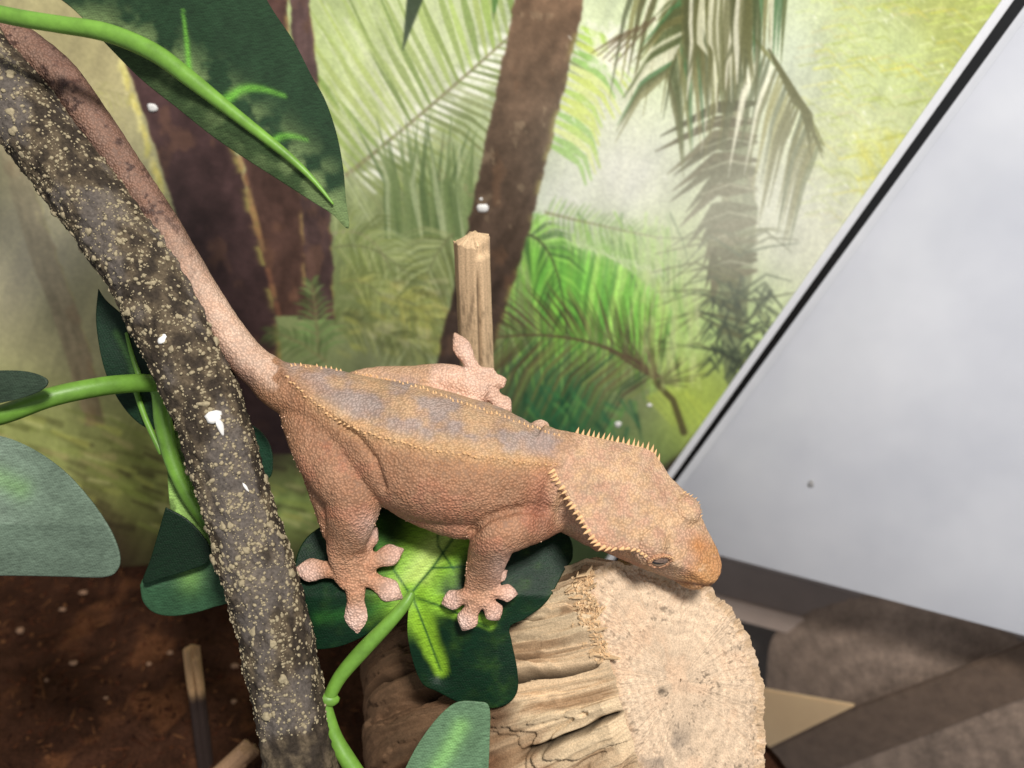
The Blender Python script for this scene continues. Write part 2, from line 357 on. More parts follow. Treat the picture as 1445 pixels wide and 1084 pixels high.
for k in range(46):
    s = -1 if k % 3 else 1; y = 330+random.uniform(0, 190); L = random.uniform(50, 130 if s < 0 else 90)
    stroke([(1045, y), (1045+s*L*.5, y-random.uniform(5, 30)), (1045+s*L, y+random.uniform(-25, 35))], 2.4, .5, random.choice([(60,62,42),(74,76,48),(46,56,40)]), .75, 1.8)
for k in range(90):
    x = random.uniform(1000, 1090); y = random.uniform(390, 520); stroke([(x, y), (x+random.uniform(-25, 25), y+random.uniform(10, 35))], 2.5, .8, random.choice([(42,52,40),(56,66,44),(36,44,36)]), .65, 2)
for k in range(70):
    x = 905+random.uniform(0, 80); y = random.uniform(380, 520); stroke([(x, y), (x+random.uniform(-8, 8), y+40)], 3, 2, random.choice([(176,196,104),(150,184,84),(196,204,140)]), .3, 6)
sl = box(900, 1060, 540, 760); blend(sl, sstep(0, 22, (yy[sl]-665)+(xx[sl]-925)*.95+8*fbm(xx[sl]/20, yy[sl]/20)), (52,42,38))
# the two dark leaf tips at the top edge
stroke([(592,-60),(585,0),(568,72)], 22, .4, (44,56,40), .95, 1.5); stroke([(702,-40),(696,30)], 10, .4, (74,110,50), .9, 1.5)
# overall print softness
IMG = np.clip(122+(IMG-122)*1.13, 4, 245)
for _ in range(1):
    IMG[1:-1] = .25*IMG[:-2]+.5*IMG[1:-1]+.25*IMG[2:]; IMG[:, 1:-1] = .25*IMG[:, :-2]+.5*IMG[:, 1:-1]+.25*IMG[:, 2:]
IMG *= (1+.34*sstep(520, 300, xx)*(.25+.75*sstep(200, 520, yy)))[..., None]  # left of the print painted brighter to offset the lamp's falloff
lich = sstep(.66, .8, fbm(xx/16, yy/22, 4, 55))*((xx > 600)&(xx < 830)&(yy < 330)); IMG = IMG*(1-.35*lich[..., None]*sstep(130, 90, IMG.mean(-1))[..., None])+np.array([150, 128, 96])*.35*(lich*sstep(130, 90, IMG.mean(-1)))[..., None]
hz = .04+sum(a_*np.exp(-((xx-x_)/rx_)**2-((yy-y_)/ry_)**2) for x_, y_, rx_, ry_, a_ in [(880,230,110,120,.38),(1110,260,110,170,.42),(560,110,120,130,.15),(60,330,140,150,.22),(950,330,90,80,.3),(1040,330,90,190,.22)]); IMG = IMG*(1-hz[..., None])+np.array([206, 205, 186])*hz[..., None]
g = fbm(xx/3.2, yy/3.2, 2, 77); IMG = np.clip(IMG*(.93+.14*g)[..., None], 4, 240)

STEP = .45
gx = np.arange(-330, 190, STEP); gz = np.arange(-14, 262, STEP)
GX, GZ = np.meshgrid(gx, gz); P = np.stack([GX, np.full_like(GX, WALL_Y), GZ], -1)
K0 = wallpt(862, 795); K1 = wallpt(1430, 0)              # corner line of back panel and side panel
kx = lambda z: K0[0]+(K1[0]-K0[0])*(z-K0[2])/(K1[2]-K0[2])
P[..., 0] = np.minimum(P[..., 0], kx(GZ)-3.0)
u, v, dd = project(P.reshape(-1, 3))
iu = np.clip(u-X0-.5, 0, CW-1.01); iv = np.clip(v-Y0-.5, 0, CH-1.01)
a = iu.astype(int); b = iv.astype(int); fu = (iu-a)[:, None]; fv = (iv-b)[:, None]
smp = (IMG[b, a]*(1-fu)+IMG[b, a+1]*fu)*(1-fv)+(IMG[b+1, a]*(1-fu)+IMG[b+1, a+1]*fu)*fv
M_PRINT, nt, bs = newmat('printed_film')
hs = N(nt, 'ShaderNodeHueSaturation'); hs.inputs['Saturation'].default_value = .92; hs.inputs['Value'].default_value = 1.3
nt.links.new(attr(nt), hs.inputs['Color']); nt.links.new(hs.outputs[0], bs.inputs['Base Color'])
bs.inputs['Roughness'].default_value = .42; bs.inputs['Specular IOR Level'].default_value = .35
bump(nt, bs, [(noise(nt, objcoord(nt), 22, 3), .12, .004)])
Fq = grid_faces(*GX.shape)
keep = np.ptp(P.reshape(-1, 3)[Fq][:, :, 0], axis=1) > STEP*.2
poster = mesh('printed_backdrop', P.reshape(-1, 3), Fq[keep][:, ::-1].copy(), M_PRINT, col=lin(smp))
tag(poster, 'printed rainforest backdrop of palm trunks and fronds behind the gecko', 'backdrop')

# ================================================================== side wall, seal, glass
PANE_F = np.array([190.0, 160.0, 0.0])
pa, pb = K0.copy(), K1.copy()
nrm = np.cross(pb-pa, PANE_F-pa); nrm /= np.linalg.norm(nrm)
if nrm[0] < 0: nrm = -nrm                                   # outward
edge_dir = (pb-pa)/np.linalg.norm(pb-pa); in_dir = np.cross(nrm, edge_dir)
if in_dir[1] > 0: in_dir = -in_dir
def panept(px, py, off=0.0):
    d = cv((px-CX)/F_PX, (py-CY)/F_PX, 1.0); t = ((pa-C0)@nrm+off)/(d@nrm); return C0+d*t
def prism(name, pts, ext, mat, parent=None, smooth=False, bev=0):
    n = len(pts); V = [np.asarray(p) for p in pts]+[np.asarray(p)+ext for p in pts]
    Fc = [tuple(range(n))[::-1], tuple(range(n, 2*n))]+[(i, (i+1) % n, n+(i+1) % n, n+i) for i in range(n)]
    o = mesh(name, V, Fc, mat, parent, smooth)
    bm = bmesh.new(); bm.from_mesh(o.data); bmesh.ops.recalc_face_normals(bm, faces=bm.faces)
    if bev: bmesh.ops.bevel(bm, geom=bm.edges[:], offset=bev*MM, segments=2, affect='EDGES')
    bm.to_mesh(o.data); bm.free(); return o
M_PANEL, nt, bs = newmat('white_board'); co = objcoord(nt)
n = noise(nt, co, 14, 4); sc = noise(nt, objcoord(nt, (6, 60, 20), (0, .6, .5)), 10, 5, .7)
c = mixrgb(nt, ramp(nt, n, [(.3, lin((203,205,212))), (.7, lin((226,227,231)))]), ramp(nt, sc, [(.62, 1.0), (.8, .93)]), 1.0, 'MULTIPLY')
nt.links.new(c, bs.inputs['Base Color']); bs.inputs['Roughness'].default_value = .45
bump(nt, bs, [(n, .1, .004)])
M_SEAL = simple_mat('black_seal', (16, 16, 18), .35, .2, 500, .2, .0003, .5)
M_EDGE = simple_mat('white_film_edge', (226, 226, 230), .5, .04, 300, .1, .0003)
def along(t, off_in, off_out): return pa+edge_dir*t+in_dir*off_in+nrm*off_out
Lk = 300
side = prism('side_wall', [panept(858, 742, 2), panept(1100, 806, 2), panept(1640, 948, 2), along(Lk, 260, 2), along(Lk, 1, 2)], nrm*3, M_PANEL)
tag(side, kind='structure')
edge = prism('film_edge', [(kx(z)-x, WALL_Y-.4, z) for x, z in ((3.6, -4), (.3, -4), (.3, 262), (3.6, 262))], np.array([0, -.5, 0]), M_EDGE)
tag(edge, 'thin white edging strip along the slanted side of the printed backdrop', 'edging')
sealV = []
seal = prism('corner_seal', [along(-8, .2, -1.6), along(-8, 1.9, -1.6), along(Lk, 3.7, -1.6), along(Lk, .2, -1.6)], nrm*3.2, M_SEAL, bev=.3)
tag(seal, 'black rubber seal strip in the corner between backdrop and white side wall', 'seal')
# things beyond the lower glass, some standing in for reflection, shade and sunlight
M_RAIL = simple_mat('dark_rail', (136, 122, 114), .6, .12, 60, .1, .001)
M_RAIL2 = simple_mat('light_rail', (184, 164, 150), .55, .1, 60, .1, .001)
M_FAR = simple_mat('far_dark', (96, 86, 78), .7, .15, 30, .2, .002)
def strip(name, a0, a1, b1, b0, off, th, mat, label, cat):
    o = prism(name, [panept(*a0, off), panept(*a1, off), panept(*b1, off), panept(*b0, off)], nrm*th, mat, bev=.5); tag(o, label, cat); return o
strip('base_rail', (840,742), (1640,955), (1640,1002), (840,795), 40, 5, M_RAIL, 'grey brown base rail under the white side wall', 'rail')
strip('trim_strip', (840,797), (1640,1004), (1640,1036), (840,823), 39, 5, M_RAIL2, 'lighter taupe trim strip just below the base rail', 'trim')
o = prism('outside_board', [panept(820, 822, 60), panept(1700, 1040, 60), panept(1800, 1500, 60), panept(1000, 1500, 60)], nrm*4, M_FAR)
tag(o, 'dull grey brown board beyond the glass behind the log reflection', 'board')
def outline_dome(name, outline, center, zfun, off, mat, parent=None, R=24, Nn=140, colf=None, back=True):
    O = catmull(list(outline)+[outline[0]], 10)[:-1]; c = np.array(center, float)
    V = [c]; rr = [0]
    for k in range(1, R+1):
        t = k/R
        for q in O: V.append(c+(q-c)*t); rr.append(t)
    V = np.array(V); rr = np.array(rr); n = len(O)
    Wp = np.array([panept(x, y, off) for x, y in V])-nrm[None]*np.asarray(zfun(V[:, 0], V[:, 1], rr))[:, None]
    Fc = [(0, 1+(j+1) % n, 1+j) for j in range(n)]
    for k in range(R-1):
        for j in range(n):
            a = 1+k*n+j; b = 1+k*n+(j+1) % n; Fc.append((a, b, b+n, a+n))
    return mesh(name, Wp, Fc, mat, parent, True, colf(V[:, 0], V[:, 1], rr) if colf else None)
def reflection_col(x, y, r):  # colour of the solid dome added in place of the log's reflection
    n = fbm(x/60, y/60, 4, 8); s = fbm(x/5, y/5, 3, 9); ring = .5+.5*np.sin(r*46+5*fbm(x/40, y/40, 3, 2))
    c = np.array([158, 137, 120])*(.78+.25*n+.12*ring+.22*(s-.5))[:, None]
    return lin(np.clip(c, 0, 255))
o = outline_dome('log_reflection', [(1082,960),(1090,900),(1130,862),(1200,838),(1300,848),(1400,880),(1500,940),(1540,1060),(1520,1200),(1400,1260),(1200,1240),(1090,1130)], (1310,1040),
    lambda x, y, r: 12*(1-r**4)+2.0*fbm(x/12, y/12, 4, 4), 42, attr_mat('log_reflection_wood', .85, .1, 700, .5, .0006), colf=reflection_col)
tag(o, 'dim grey brown dome standing in for the log reflected in the glass', 'log')
M_SUNLIT = simple_mat('sunlit_wedge', (252, 214, 164), .6, .06, 80, .1, .001)  # bright colour stands in for sunlight on the tabletop
o = prism('sunlit_wedge', [panept(1010, 962, -3), panept(1206, 997, -3), panept(1010, 1092, -3)], nrm*2, M_SUNLIT, bev=.3)
tag(o, 'pale beige wedge standing in for sunlit tabletop beside the cut log end', 'board')
M_SHADOW_BAND = simple_mat('shadow_band', (112, 92, 76), .8, .25, 200, .4, .001)  # dark solid strip added where a shadow crosses the reflection
o = prism('shadow_band', [panept(1010, 1094, 22), panept(1208, 999, 22), panept(1330, 955, 22), panept(1500, 885, 22), panept(1500, 965, 22), panept(1330, 1030, 22), panept(1120, 1110, 22)], nrm*2.5, M_SHADOW_BAND, bev=.6)
tag(o, 'dark brown strip standing in for the slanting shadow across the log reflection', 'shadow')
M_GLASS, nt, bs = newmat('pane_glass'); nt.nodes.remove(bs)
tr = N(nt, 'ShaderNodeBsdfTransparent'); gl = N(nt, 'ShaderNodeBsdfGlossy'); gl.inputs['Roughness'].default_value = .02
fr = N(nt, 'ShaderNodeFresnel'); fr.inputs['IOR'].default_value = 1.18; mx = N(nt, 'ShaderNodeMixShader')
tr.inputs[0].default_value = (.985, .985, .99, 1)
nt.links.new(fr.outputs[0], mx.inputs[0]); nt.links.new(tr.outputs[0], mx.inputs[1]); nt.links.new(gl.outputs[0], mx.inputs[2])
nt.links.new(mx.outputs[0], nt.nodes['Material Output'].inputs['Surface'])
o = prism('glass_pane', [along(-20, 6, -8), along(Lk, 6, -8), along(Lk, 260, -8), along(-20, 260, -8)], nrm*2, M_GLASS)
tag(o, 'clear glass pane standing in front of the white side wall', 'glass')

# ================================================================== soil
xs = np.arange(-340, 215, 1.3); ys = np.arange(20, 254, 1.3); SX, SY = np.meshgrid(xs, ys)
def soil_h(x, y): return 7*(fbm(x/38, y/38, 3, 2)-.5)+5*(fbm(x/9, y/9, 3, 6)-.5)+2.6*(fbm(x/2.6, y/2.6, 2, 7)-.5)
SZ = soil_h(SX, SY)
n = fbm(SX/7, SY/7, 4, 12)
sc = lin((64, 40, 28))[None, None]*(.45+1.1*n)[..., None]; lt = sstep(.6, .75, fbm(SX/16, SY/16, 4, 15))[..., None]
sc = sc*(1-lt*.5)+lin((122, 78, 50))*lt*.5
SXc = np.minimum(SX, 44+(130-44)*(250-SY)/150-3)
M_SOIL = attr_mat('coir_soil', .95, .1, 1200, .8, .0012, (.5, 1.5))
o = mesh('soil', np.stack([SXc, SY, SZ], -1).reshape(-1, 3), grid_faces(*SX.shape), M_SOIL, col=sc.reshape(-1, 3)); tag(o, kind='structure')
V = []; Fc = []; cc = []
for k in range(3600):
    x = random.uniform(-290, 40); y = random.uniform(90, 246); z = float(soil_h(np.array(x), np.array(y)))
    L = random.uniform(2, 9); a = random.uniform(0, 6.28); t = random.uniform(-.4, .6); r = random.uniform(.15, .5)
    if k % 3 == 0: L = random.uniform(1, 2.6); r = random.uniform(.5, 1.2)
    d = np.array([math.cos(a)*math.cos(t), math.sin(a)*math.cos(t), math.sin(t)]); s = np.cross(d, [0, 0, 1]); s /= np.linalg.norm(s); q = np.cross(s, d)
    c = np.array([x, y, z+.3]); b = len(V)
    V += [c-d*L/2, c+s*r, c+q*r*1.2, c-s*r, c-q*r, c+d*L/2]
    Fc += [(b, b+1, b+2), (b, b+2, b+3), (b, b+3, b+4), (b, b+4, b+1), (b+5, b+2, b+1), (b+5, b+3, b+2), (b+5, b+4, b+3), (b+5, b+1, b+4)]
    cc += [lin(random.choice([(70,40,26),(96,58,38),(48,28,20),(120,80,52),(84,48,32)]))]*6
o = mesh('coir_fibre', V, Fc, M_SOIL, col=cc, smooth=False); tag(o, 'loose brown coir fibres scattered over the soil', 'fibre', kind='stuff')
def floorpt(px, py, z=0.0):
    d = cv((px-CX)/F_PX, (py-CY)/F_PX, 1.0); return C0+d*((z-CAM_H)/d[2])
def lump(name, p, r, sq, mat, seed, parent=None, axis=None):
    bm = bmesh.new(); bmesh.ops.create_icosphere(bm, subdivisions=2, radius=1)
    rg = random.Random(seed); ph = [rg.uniform(0, 6) for _ in range(6)]
    for v in bm.verts:
        c = v.co; k = 1+.16*math.sin(3*c.x+ph[0])+.14*math.sin(4*c.y+ph[1])+.12*math.sin(5*c.z+ph[2]); v.co = Vector((c.x*sq[0], c.y*sq[1], c.z*sq[2]))*k*r*MM
    me = bpy.data.meshes.new(name); bm.to_mesh(me); bm.free(); me.polygons.foreach_set('use_smooth', [True]*len(me.polygons)); me.materials.append(mat)
    o = bpy.data.objects.new(name, me); COL.objects.link(o); o.location = Vector(p)*MM
    if axis is not None: o.rotation_euler = Vector(axis).to_track_quat('Z', 'Y').to_euler()
    if parent: adopt(o, parent)
    return o
M_CHIP = simple_mat('pale_wood_chip', (150, 116, 92), .8, .2)
for k, (x, y, r) in enumerate([(117,836,2.2),(28,890,2.4),(103,936,2.0),(240,921,1.8),(210,937,1.5),(332,940,2.0),(88,860,1.8),(66,960,1.3),(330,990,1.6),(150,985,1.2)]):
    p = floorpt(x, y, 2.0); o = lump('wood_chip', p, r*.8, (1, .6, .55), M_CHIP, k)
    tag(o, 'tiny pale wood chip lying on the dark brown soil', 'wood chip', 'wood chips on the soil')

# ================================================================== generic tubes
def tube_world(Cw, hw, hh, upv, n=24, expo=2.0, cap=True):
    Cw = np.asarray(Cw); m = len(Cw); T = np.gradient(Cw, axis=0); T /= np.linalg.norm(T, axis=1)[:, None]
    U = np.asarray(upv, float); U = np.broadcast_to(U, T.shape).copy() if U.ndim == 1 else U
    U = U-(U*T).sum(1)[:, None]*T; U /= np.linalg.norm(U, axis=1)[:, None]; Sd = np.cross(T, U)
    th = np.linspace(0, 2*math.pi, n, endpoint=False); ca, sa = np.cos(th), np.sin(th)
    ex = 2/expo; ca = np.sign(ca)*np.abs(ca)**ex; sa = np.sign(sa)*np.abs(sa)**ex
    V = Cw[:, None]+Sd[:, None]*(np.asarray(hw)[:, None]*ca)[..., None]+U[:, None]*(np.asarray(hh)[:, None]*sa)[..., None]
    V = V.reshape(-1, 3); Fc = [tuple(f) for f in grid_faces(m, n, True)]
    if cap:
        a = len(V); V = np.vstack([V, Cw[0]-T[0]*min(hw[0], hh[0])*.6, Cw[-1]+T[-1]*min(hw[-1], hh[-1])*.6])
        for j in range(n):
            Fc.append((a, (j+1) % n, j)); Fc.append((a+1, (m-1)*n+j, (m-1)*n+(j+1) % n))
    return V, Fc, T, U, Sd
def sec_tube(secs, up, n=20, sub=5, expo=2.0):
    A = np.array([list(s)+[s[3]] if len(s) == 4 else list(s) for s in secs], float)
    A = catmull(A, sub); d = D0+A[:, 2]*.16; kk = d/F_PX
    return tube_world(W(A[:, 0], A[:, 1], d), np.maximum(A[:, 3], .6)*kk, np.maximum(A[:, 4], .6)*kk, up, n, expo)[:2]
class Acc:
    def __init__(s): s.V = []; s.F = []; s.n = 0
    def add(s, V, Fc):
        s.V.append(np.asarray(V)); s.F += [tuple(i+s.n for i in f) for f in Fc]; s.n += len(V)
    def out(s): return np.vstack(s.V), s.F

# ================================================================== branch
bp = catmull([(-140,-95,-8,50),(-50,40,-8,51),(20,138,-8,52),(85,225,-8,52),(149,312,-8,52),(202,388,-8,52),(249,475,-10,52),(296,574,-12,51),(327,675,-15,49),(350,750,-17,50),(370,824,-18,51),(392,924,-20,51),(410,1024,-22,50),(428,1120,-24,51),(455,1290,-20,54),(500,1560,0,58)], 30)
bd = D0+bp[:, 2]*.16; bC = W(bp[:, 0], bp[:, 1], bd); br = bp[:, 3]*bd/F_PX*.98
# run the lower end down to the soil
nb = 120; V, Fc, T, U, Sd = tube_world(bC, br, br, cv(0, 0, -1.), nb)
m = len(bC); th = np.arange(nb)/nb*2*math.pi
Sarc = np.cumsum(np.r_[0, np.linalg.norm(np.diff(bC, axis=0), axis=1)])
A1, S1 = np.meshgrid(th, Sarc); AA = ((A1+math.pi/2) % (2*math.pi))*8.3
nn = fbm(AA/5, S1/6, 4, 31); nf = fbm(AA/1.1, S1/1.3, 3, 33)
dsp = 1.5*(nn-.5)+1.1*(nf-.5)+.6*np.sin(S1/19+A1)
cen = np.repeat(bC, nb, axis=0); dirv = V[:m*nb]-cen; dirv /= np.linalg.norm(dirv, axis=1)[:, None]
V[:m*nb] += dirv*dsp.reshape(-1)[:, None]
mix = sstep(.40, .66, fbm(AA/2.4, S1/2.9, 5, 37)); mix2 = sstep(.52, .7, fbm(AA/8, S1/13, 4, 39))
bc = lin((54,46,38))[None, None]*(1-mix[..., None])+lin((90,78,62))*mix[..., None]
bc = bc*(1-.55*mix2[..., None])+lin((112,104,98))*.55*mix2[..., None]
bcol = np.vstack([bc.reshape(-1, 3), bc[0, :1], bc[-1, :1]])
branch = empty('climbing_branch', bC[-1])
tag(branch, 'dark speckled bark branch slanting past the tail of the gecko', 'branch')
mesh('bark', V, Fc, M_BARK, branch, col=bcol)
# lenticels: the big ones as parts, the specks joined
ico = bmesh.new(); bmesh.ops.create_icosphere(ico, subdivisions=2, radius=1)
ph = [random.uniform(0, 6) for _ in range(6)]
icoV = np.array([v.co[:] for v in ico.verts]); icoF = [tuple(v.index for v in f.verts) for f in ico.faces]; ico.free()
ico1 = bmesh.new(); bmesh.ops.create_icosphere(ico1, subdivisions=1, radius=1)
ico1V = np.array([v.co[:] for v in ico1.verts]); ico1F = [tuple(v.index for v in f.verts) for f in ico1.faces]; ico1.free()
lent_me = []
for q in range(5):
    me = bpy.data.meshes.new('lenticel'); VV = icoV*(1+.28*np.sin(icoV[:, :1]*3+q)+.22*np.sin(icoV[:, 1:2]*4+q*2))
    me.from_pydata([tuple(v) for v in VV*MM], [], icoF); me.polygons.foreach_set('use_smooth', [True]*len(me.polygons)); me.materials.append(M_LENT); lent_me.append(me)
acc = Acc(); big = 0; tries = 0
while tries < 15000:
    tries += 1
    i = random.randrange(8, m-90); j = random.randrange(nb); idx = i*nb+j; p = V[idx]; nr = dirv[idx]
    if nr@toward(p) < -30: continue
    dens = .5+.5*math.sin(i*.35+j*.4)
    if random.random() > .35+.65*float(mix[i, j]): continue
    fr_ = random.random(); r = .14+.42*random.random()**3
    tz = Vector(nr).to_track_quat('Z', 'Y').to_matrix() @ Matrix.Rotation(random.uniform(0, 6), 3, 'Z')
    if fr_ > .968 and big < 80:
        big += 1; r = random.uniform(.5, 1.0)
        o = bpy.data.objects.new('lenticel', random.choice(lent_me)); COL.objects.link(o)
        o.matrix_world = Matrix.Translation(Vector(p)*MM) @ tz.to_4x4() @ Matrix.Diagonal((r*1.2, r*.85, r*.6, 1)); mw = o.matrix_world.copy()
        o.parent = branch; o.matrix_parent_inverse = parent_world(branch).inverted()
    else:
        Rm = np.array(tz); acc.add((ico1V*np.array([r*1.2, r*.9, r*.6]))@Rm.T+p, ico1F)
o = mesh('bark_specks', *acc.out(), M_LENT, branch); tag(o, kind='stuff')
bvh_branch = BVHTree.FromPolygons([Vector(v) for v in V], Fc)
def ray(bvh, px, py):
    d = Vector(cv((px-CX)/F_PX, (py-CY)/F_PX, 1.0)).normalized(); return bvh.ray_cast(Vector(C0), d)
k = 0
for (x, y, r, sq, lb) in [(303,588,1.5,(1.5,.8,.3),'widest chalky white dropping smeared on the dark branch'),(312,603,1.2,(.6,1.7,.3),'white dropping streak running down from the widest branch smear'),(229,478,1.2,(1,1.0,.35),'round white dropping on the branch beside the vine stem joint'),(347,688,.8,(.5,1.5,.35),'thin short white dropping low on the branch beside the hind leg')]:
    h = ray(bvh_branch, x, y)
    if h[0]:
        k += 1; o = lump('dropping', np.array(h[0]), r, sq, M_WHITE_SPOT, k, axis=tuple(h[1])); tag(o, lb, 'dropping', 'white droppings on the branch')
for (x, y, r) in [(216,152,1.6),(681,294,1.8),(679,281,.7),(872,599,1.5),(917,572,1.0),(1145,60,.1)][:5]:
    k += 1; o = lump('dropping', wallpt(x, y), r, (1, .8, .3), M_WHITE_SPOT, k, axis=(0, -1, 0)); tag(o, 'small white dropping stuck to the printed backdrop', 'dropping', 'white droppings on the backdrop')
o = lump('smudge', panept(1145, 683, 1.8), 1.2, (1, 1.2, .2), simple_mat('smudge', (176, 174, 172), .6, .2), 44, axis=tuple(-nrm)); tag(o, 'small grey smudge on the glass of the white side wall', 'smudge')

# ================================================================== log
FACE = catmull([(838,806),(868,798),(905,802),(950,815),(1000,832),(1036,866),(1062,918),(1076,980),(1078,1042),(1068,1110),(1038,1170),(990,1205),(945,1185),(912,1110),(888,1020),(866,950),(850,880),(838,835),(838,806)], 62)[:-1]
nF = len(FACE)
zc = 12
def facez(x, y): return zc+.35*(x-965)-.18*(y-960)
FW3 = Q(FACE[:, 0], FACE[:, 1], facez(FACE[:, 0], FACE[:, 1])); fc = FW3.mean(0)
Dl = cv(-.72, .46, .52); Dl /= np.linalg.norm(Dl)
LOGLEN = 150.0; na = 230
ts = np.concatenate([np.linspace(0, 12, 40), np.linspace(12.3, 75, 120), np.linspace(76, LOGLEN, 40)]); na = len(ts)
per = np.cumsum(np.r_[0, np.linalg.norm(np.diff(FW3, axis=0), axis=1)]); ring = FW3-fc
# angular fibre profile (wraps)
th = np.arange(nF)/nF
def wrapn(f, s, o=3): return fbm(np.cos(th*2*math.pi)*f, np.sin(th*2*math.pi)*f, o, s)
fine = wrapn(26, 3, 3)-.5; coarse = wrapn(6, 5, 3)-.5
TT, HH = np.meshgrid(ts, th, indexing='ij')
cth, sth = np.cos(HH*2*math.pi), np.sin(HH*2*math.pi)
SS = ((HH+.5) % 1)*per[-1]
long_n = np.abs(fbm(SS/1.1, TT/60, 4, 9)-.5)*-2+.25; mid_n = fbm(SS/5, TT/120, 3, 10)-.5
patch = fbm(SS/5.5, TT/42, 3, 13)+.05*(fbm(SS/.9, TT/3, 3, 14)-.5)
grow = 1+.34*sstep(0, 60, TT)
disp = 3.0*mid_n*(.3+sstep(0, 20, TT))+1.5*long_n+1.5*(fbm(SS/.5, TT/34, 3, 15)-.5)+.5*(fbm(SS/.3, TT/2.5, 2, 16)-.5)
lay = 1.3*(sstep(.46, .475, patch)+sstep(.56, .572, patch)*.9+sstep(.40, .41, patch)*.6); disp = disp+lay
# cracks along the grain
idx_of = lambda x, y: int(np.argmin(np.hypot(FACE[:, 0]-x, FACE[:, 1]-y)))/nF
crack = np.zeros_like(TT)
for (x, y, t0, t1, wd, dp) in [(862,935,4,60,.0024,5.5),(884,1005,0,34,.002,5.5),(845,862,10,70,.002,3.5),(900,1070,6,60,.0024,3),(840,825,2,40,.0016,2.5),(855,905,20,90,.002,3.5)]:
    c0 = idx_of(x, y); dth = np.abs((HH-c0-.006*(fbm(TT/14, TT*0+x, 3)-.5)*2+.5) % 1-.5)
    k = np.exp(-(dth/wd)**2)*sstep(t0-2, t0+5, TT)*(1-sstep(t1-8, t1, TT)); crack = np.maximum(crack, k*min(dp/5, 1)); disp -= dp*k
rag = (fbm(SS/1.2, TT*0, 4, 21)-.5)*2.2*np.exp(-TT/3.5)
bend = sstep(56, 98, ts)[:, None]; dirs = Dl[None]*(1-bend)+np.array([.06, .02, -1.0])*bend; dirs /= np.linalg.norm(dirs, axis=1)[:, None]
ctr = fc[None]+np.cumsum(dirs*np.diff(np.r_[0, ts])[:, None], axis=0)
rdir = ring-np.outer(ring@Dl, Dl); rlen = np.linalg.norm(rdir, axis=1)
face_tilt = np.outer(ring@Dl, Dl)                               # the oblique saw cut, fades along the log
fade = np.clip(1-ts/70, 0, 1)
sq = np.linalg.norm(rdir, axis=1).mean()
round_dir = rdir/rlen[:, None]
LV = np.empty((na, nF, 3))
for i in range(na):
    f = sstep(0, 60, ts[i]); rad = rlen*(1-f)+(rlen*.45+sq*.62)*f
    LV[i] = ctr[i]+round_dir*(rad*grow[i, 0]+disp[i]*(0.3+.7*min(ts[i]/4, 1)))[:, None]+face_tilt*fade[i]
    if i < 40: LV[i] += np.outer(rag[i], Dl)*.6
# colours
g1 = fbm(SS/.4, TT/22, 4, 41); g2 = fbm(SS/2.2, TT/40, 4, 43)
lc = lin((202,174,140))[None, None]*(.55+.95*g1)[..., None]
dk = sstep(.50, .66, g2)[..., None]*.65; lc = lc*(1-dk)+lin((128,92,60))*dk
pale = sstep(.50, .53, patch)[..., None]*.6; lc = lc*(1-pale)+lin((220,196,160))*pale
barkm = sstep(20, 34, TT+16*(fbm(cth*7+TT/12, sth*7+TT/14, 4, 47)-.5)*2)*0
barkm = sstep(23, 34, TT+46*(patch-.5))*.92
bk = lin((98,68,46))[None, None]*(.3+1.35*(.5*fbm(SS/3, TT/9, 4, 51)+.5*g1))[..., None]
lc = lc*(1-barkm[..., None])+bk*barkm[..., None]
edge_p = np.exp(-TT/3.0)[..., None]*.7; lc = lc*(1-edge_p)+lin((216,190,156))*edge_p
lc *= (1-.85*crack**.7)[..., None]
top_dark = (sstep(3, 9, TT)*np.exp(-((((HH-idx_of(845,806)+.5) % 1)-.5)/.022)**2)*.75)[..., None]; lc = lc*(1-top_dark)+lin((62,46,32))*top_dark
log = empty('cut_log', ctr[-1]); tag(log, 'cut log with split fibrous side and pale sawn end under the chin of the gecko', 'log')
LF = grid_faces(na, nF, True)
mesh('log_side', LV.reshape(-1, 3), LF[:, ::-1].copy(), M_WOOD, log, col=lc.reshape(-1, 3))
# sawn face
Rf = 110; V = [ring[0]*0+LV[0].mean(0)]; col = []
cen0 = LV[0].mean(0); tt = (np.arange(1, Rf+1)/Rf)
FV = cen0+(LV[0]-cen0)[None]*tt[:, None, None]
fu, fv, fd = project(FV.reshape(-1, 3)); fu = fu.reshape(Rf, nF); fv = fv.reshape(Rf, nF); RR = np.broadcast_to(tt[:, None], fu.shape)
hgt = 1.1*(fbm(fu/30, fv/30, 4, 61)-.5)+.6*(fbm(fu/7, fv/7, 3, 63)-.5)+.7*(fbm(fu/3, fv/3, 2, 64)-.5)*(.3+sstep(.6, .95, RR))
hgt = hgt*np.minimum(1, (1-RR)*30+.0)+(-1.2*sstep(.8, 1, RR)+.12*np.sin(RR*26+3*fbm(fu/60, fv/60, 3, 66)))*np.minimum(1, (1-RR)*30)
FV = FV-Dl*hgt[..., None]
ringc = .5+.5*np.sin(RR*58+9*fbm(fu/50, fv/50, 4, 65))
fcol = lin((214,188,160))[None, None]*(.78+.30*fbm(fu/11, fv/11, 4, 67)+.16*ringc*sstep(.15, .5, RR)-.08)[..., None]
spk = sstep(.66, .76, fbm((fu*.8+fv*.6)/4.2, (fv*.8-fu*.6)/4.2, 2, 71))*sstep(.4, .6, fbm(fu/40, fv/40, 3, 73)); fcol *= (1-.5*spk)[..., None]
ora = sstep(.52, .7, fbm(fu/28, fv/36, 3, 77))[..., None]*.35; fcol = fcol*(1-ora)+lin((212,174,142))*ora
